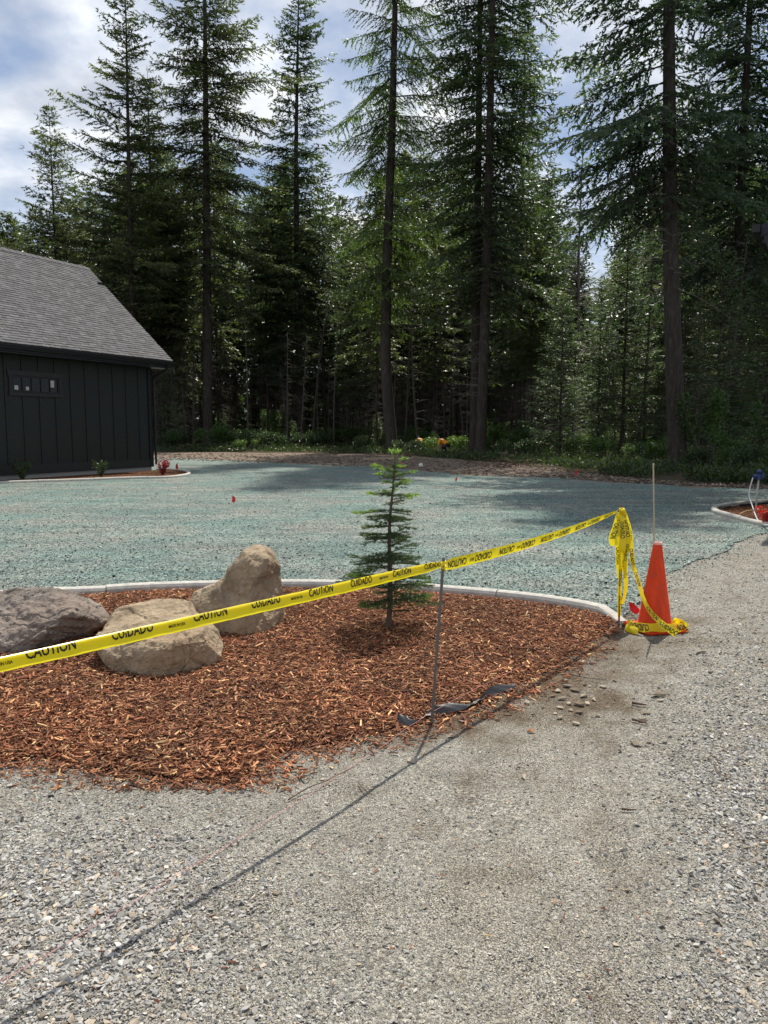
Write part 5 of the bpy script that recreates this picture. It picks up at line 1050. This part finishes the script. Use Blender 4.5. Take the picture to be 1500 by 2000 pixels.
for i, (px, py, s_) in enumerate(spots):
    b_ = gp(px, py); k = s_ / F_PX * b_[1] * 1.0; cl = 'in the pile right of the fabric strip' if 1050 < px < 1185 and py < 1425 else ('beside the rebar stake foot' if px < 1000 and py < 1500 else ('by the bark pieces right of the rock pile' if py < 1470 and px > 1190 else ('just right of the fabric strip' if py < 1450 else 'lying alone on the gravel near the camera')))
    o = link('loose_rock', lm[i % 8], None, None, label='fist sized brown rock ' + cl, category='rock', group='loose brown rocks ' + cl); o.location = (b_[0], b_[1], k * .20 + float(gz([b_[:2]])[0])); o.scale = (k * 1.2, k * .8, k * (.55 + .15 * (i % 3))); o.rotation_euler = (0, 0, i * 1.3)
def stick(pts, r_, label, c_=(.10, .065, .05)):
    P = spline([gp(a, b, z) for a, b, z in pts], 6); P[:, 2] += np.maximum(gz(P), 0); link('stick', MB().tube(P, np.linspace(r_, r_ * .4, len(P)), 5).mesh('stick', True), m_stick, None, label=label, category='stick')
m_stick = M('dry_stick', (.12, .075, .055), .9)
stick([(563, 1563, .01), (600, 1540, .02), (640, 1525, .03), (690, 1500, .02)], .0035, 'thin curved dead twig on the gravel left of the tape shadow')
stick([(700, 1532, .01), (715, 1548, .015), (735, 1560, .01)], .003, 'short twig lying right of the thin curved dead twig')
stick([(1395, 1500, .01), (1410, 1520, .015), (1445, 1530, .01)], .003, 'thin dark twig on the gravel at the right side')
stick([(1214, 1583, .012), (1228, 1585, .012), (1243, 1586, .01)], .006, 'short brown stick at the lower right of the rock pile')
stick([(1112, 1315, .02), (1135, 1322, .02), (1185, 1328, .015)], .004, 'straight twig above the rock pile')
stick([(1235, 1372, .015), (1262, 1378, .015)], .010, 'thick piece of bark beside the loose rocks right of the pile')
stick([(1235, 1408, .015), (1262, 1416, .015)], .008, 'second piece of bark lying just in front of the thick one')
lf_ = MB(); b_ = gp(1028, 1432); V = [(0, 0, .004), (.02, .012, .018), (.042, .004, .01), (.05, -.008, .02), (.03, -.014, .006), (.012, -.016, .014)]; lf_.add(V, T=[[0, 4, 1], [1, 4, 2], [2, 4, 3], [0, 5, 4]]); link('dry_leaf', lf_.mesh('dry_leaf'), M('dry_leaf', (.34, .15, .07), .8), None, label='curled reddish brown dry leaf on the gravel', category='leaf').location = (b_[0], b_[1], float(gz([b_[:2]])[0]) + .002)

# root piles at the forest edge
for px, py, lab in ((992, 912, 'tangled pile of brown roots on the dirt strip right of the paired firs'), (797, 893, 'small tangle of roots at the foot of the larch')):
    b_ = gp(px, py); mb = MB(); r = np.random.default_rng(px); wsc = 1.0 if px > 900 else .6
    for k in range(90):
        p = r.normal(0, (.75, .5, 0), 3) * wsc; p[2] = abs(r.normal(0, .16)) * wsc * 1.4; d_ = unit(r.normal(0, 1, 3) * (1, 1, .5)) * r.uniform(.15, .5) * wsc; mb.tube([p, p + d_ * .5 + r.normal(0, .05, 3), p + d_ + (0, 0, -.03)], [.022 * wsc, .016 * wsc, .006], 4)
    link('root_pile', mb.mesh('root_pile'), m_stick, None, label=lab, category='root pile').location = tuple(b_)

# ------------------------------------------------------------------ two workers crouching in the undergrowth
m_skin = M('skin', (.38, .22, .15), .6); m_org = M('orange_yellow_shirt', (.75, .30, .02), .7); m_dk = M('dark_trousers', (.015, .017, .022), .8); m_hair = M('dark_hair', (.02, .015, .012), .8)
def skin_mesh(name, pts, edges, rad_, root=0, levels=2):
    me = bpy.data.meshes.new(name); me.from_pydata([Vector(p) for p in pts], edges, []); o = bpy.data.objects.new(name, me); COL.objects.link(o); o.modifiers.new('s', 'SKIN'); s_ = o.modifiers.new('d', 'SUBSURF'); s_.levels = levels
    for i, v in enumerate(me.skin_vertices[0].data): rr_ = rad_[i]; v.radius = (rr_, rr_) if not isinstance(rr_, tuple) else rr_; v.use_root = i == root
    bpy.context.view_layer.update(); m2 = bpy.data.meshes.new_from_object(o.evaluated_get(bpy.context.evaluated_depsgraph_get())); bpy.data.objects.remove(o); m2.name = name
    for p in m2.polygons: p.use_smooth = True
    return m2
def worker(px, D, rz, label, lean=1.0):
    t = thing('person', label, 'person', (X(px, D), D, 0), rz)
    J = [(0, 0, .62), (0, .02, .66), (.28, 0, .86), (.42, 0, .93), (.52, 0, .98), (.62, 0, 1.02),          # pelvis, waist, chest, shoulders, neck, head
         (0, .12, .60), (.28, .15, .42), (.05, .15, .08), (.22, .15, .03), (0, -.12, .60), (.26, -.15, .45), (.0, -.15, .08), (.18, -.15, .03),
         (.42, .21, .88), (.48, .27, .60), (.66, .22, .38), (.74, .20, .30), (.42, -.21, .88), (.46, -.27, .60), (.62, -.22, .40), (.70, -.20, .33)]
    E_ = [(0, 1), (1, 2), (2, 3), (3, 4), (4, 5), (0, 6), (6, 7), (7, 8), (8, 9), (0, 10), (10, 11), (11, 12), (12, 13), (3, 14), (14, 15), (15, 16), (16, 17), (3, 18), (18, 19), (19, 20), (20, 21)]
    rd = [.13, .13, .15, .13, .055, .095, .10, .075, .05, .04, .10, .075, .05, .04, .065, .05, .036, .03, .065, .05, .036, .03]
    link('body', skin_mesh('body', J, E_, rd), m_skin, t)
    sh_i = [0, 1, 2, 3, 14, 15, 18, 19]; mp_ = {a: b for b, a in enumerate(sh_i)}
    link('shirt', skin_mesh('shirt', [J[i] for i in sh_i], [(mp_[a], mp_[b]) for a, b in E_ if a in mp_ and b in mp_], [rd[i] + .022 for i in sh_i]), m_org, t)
    tr_i = [0, 6, 7, 8, 10, 11, 12]; mp2 = {a: b for b, a in enumerate(tr_i)}
    link('trousers', skin_mesh('trousers', [tuple(np.array(J[i]) - (0, 0, .03 if i == 0 else 0)) for i in tr_i], [(mp2[a], mp2[b]) for a, b in E_ if a in mp2 and b in mp2], [rd[i] + .02 for i in tr_i]), m_dk, t)
    link('hair', MB().lathe([(.001, .115), (.06, .10), (.095, .055), (.10, .0), (.085, -.02)], 14, (.615, 0, 1.05)).mesh('hair', True), m_hair, t)
    return t
worker(873, 48.2, 2.7, 'person in an orange yellow shirt bending over in the bushes left of the paired firs')
worker(823, 50.5, 1.9, 'half hidden person in an orange yellow shirt crouching behind bushes right of the larch')
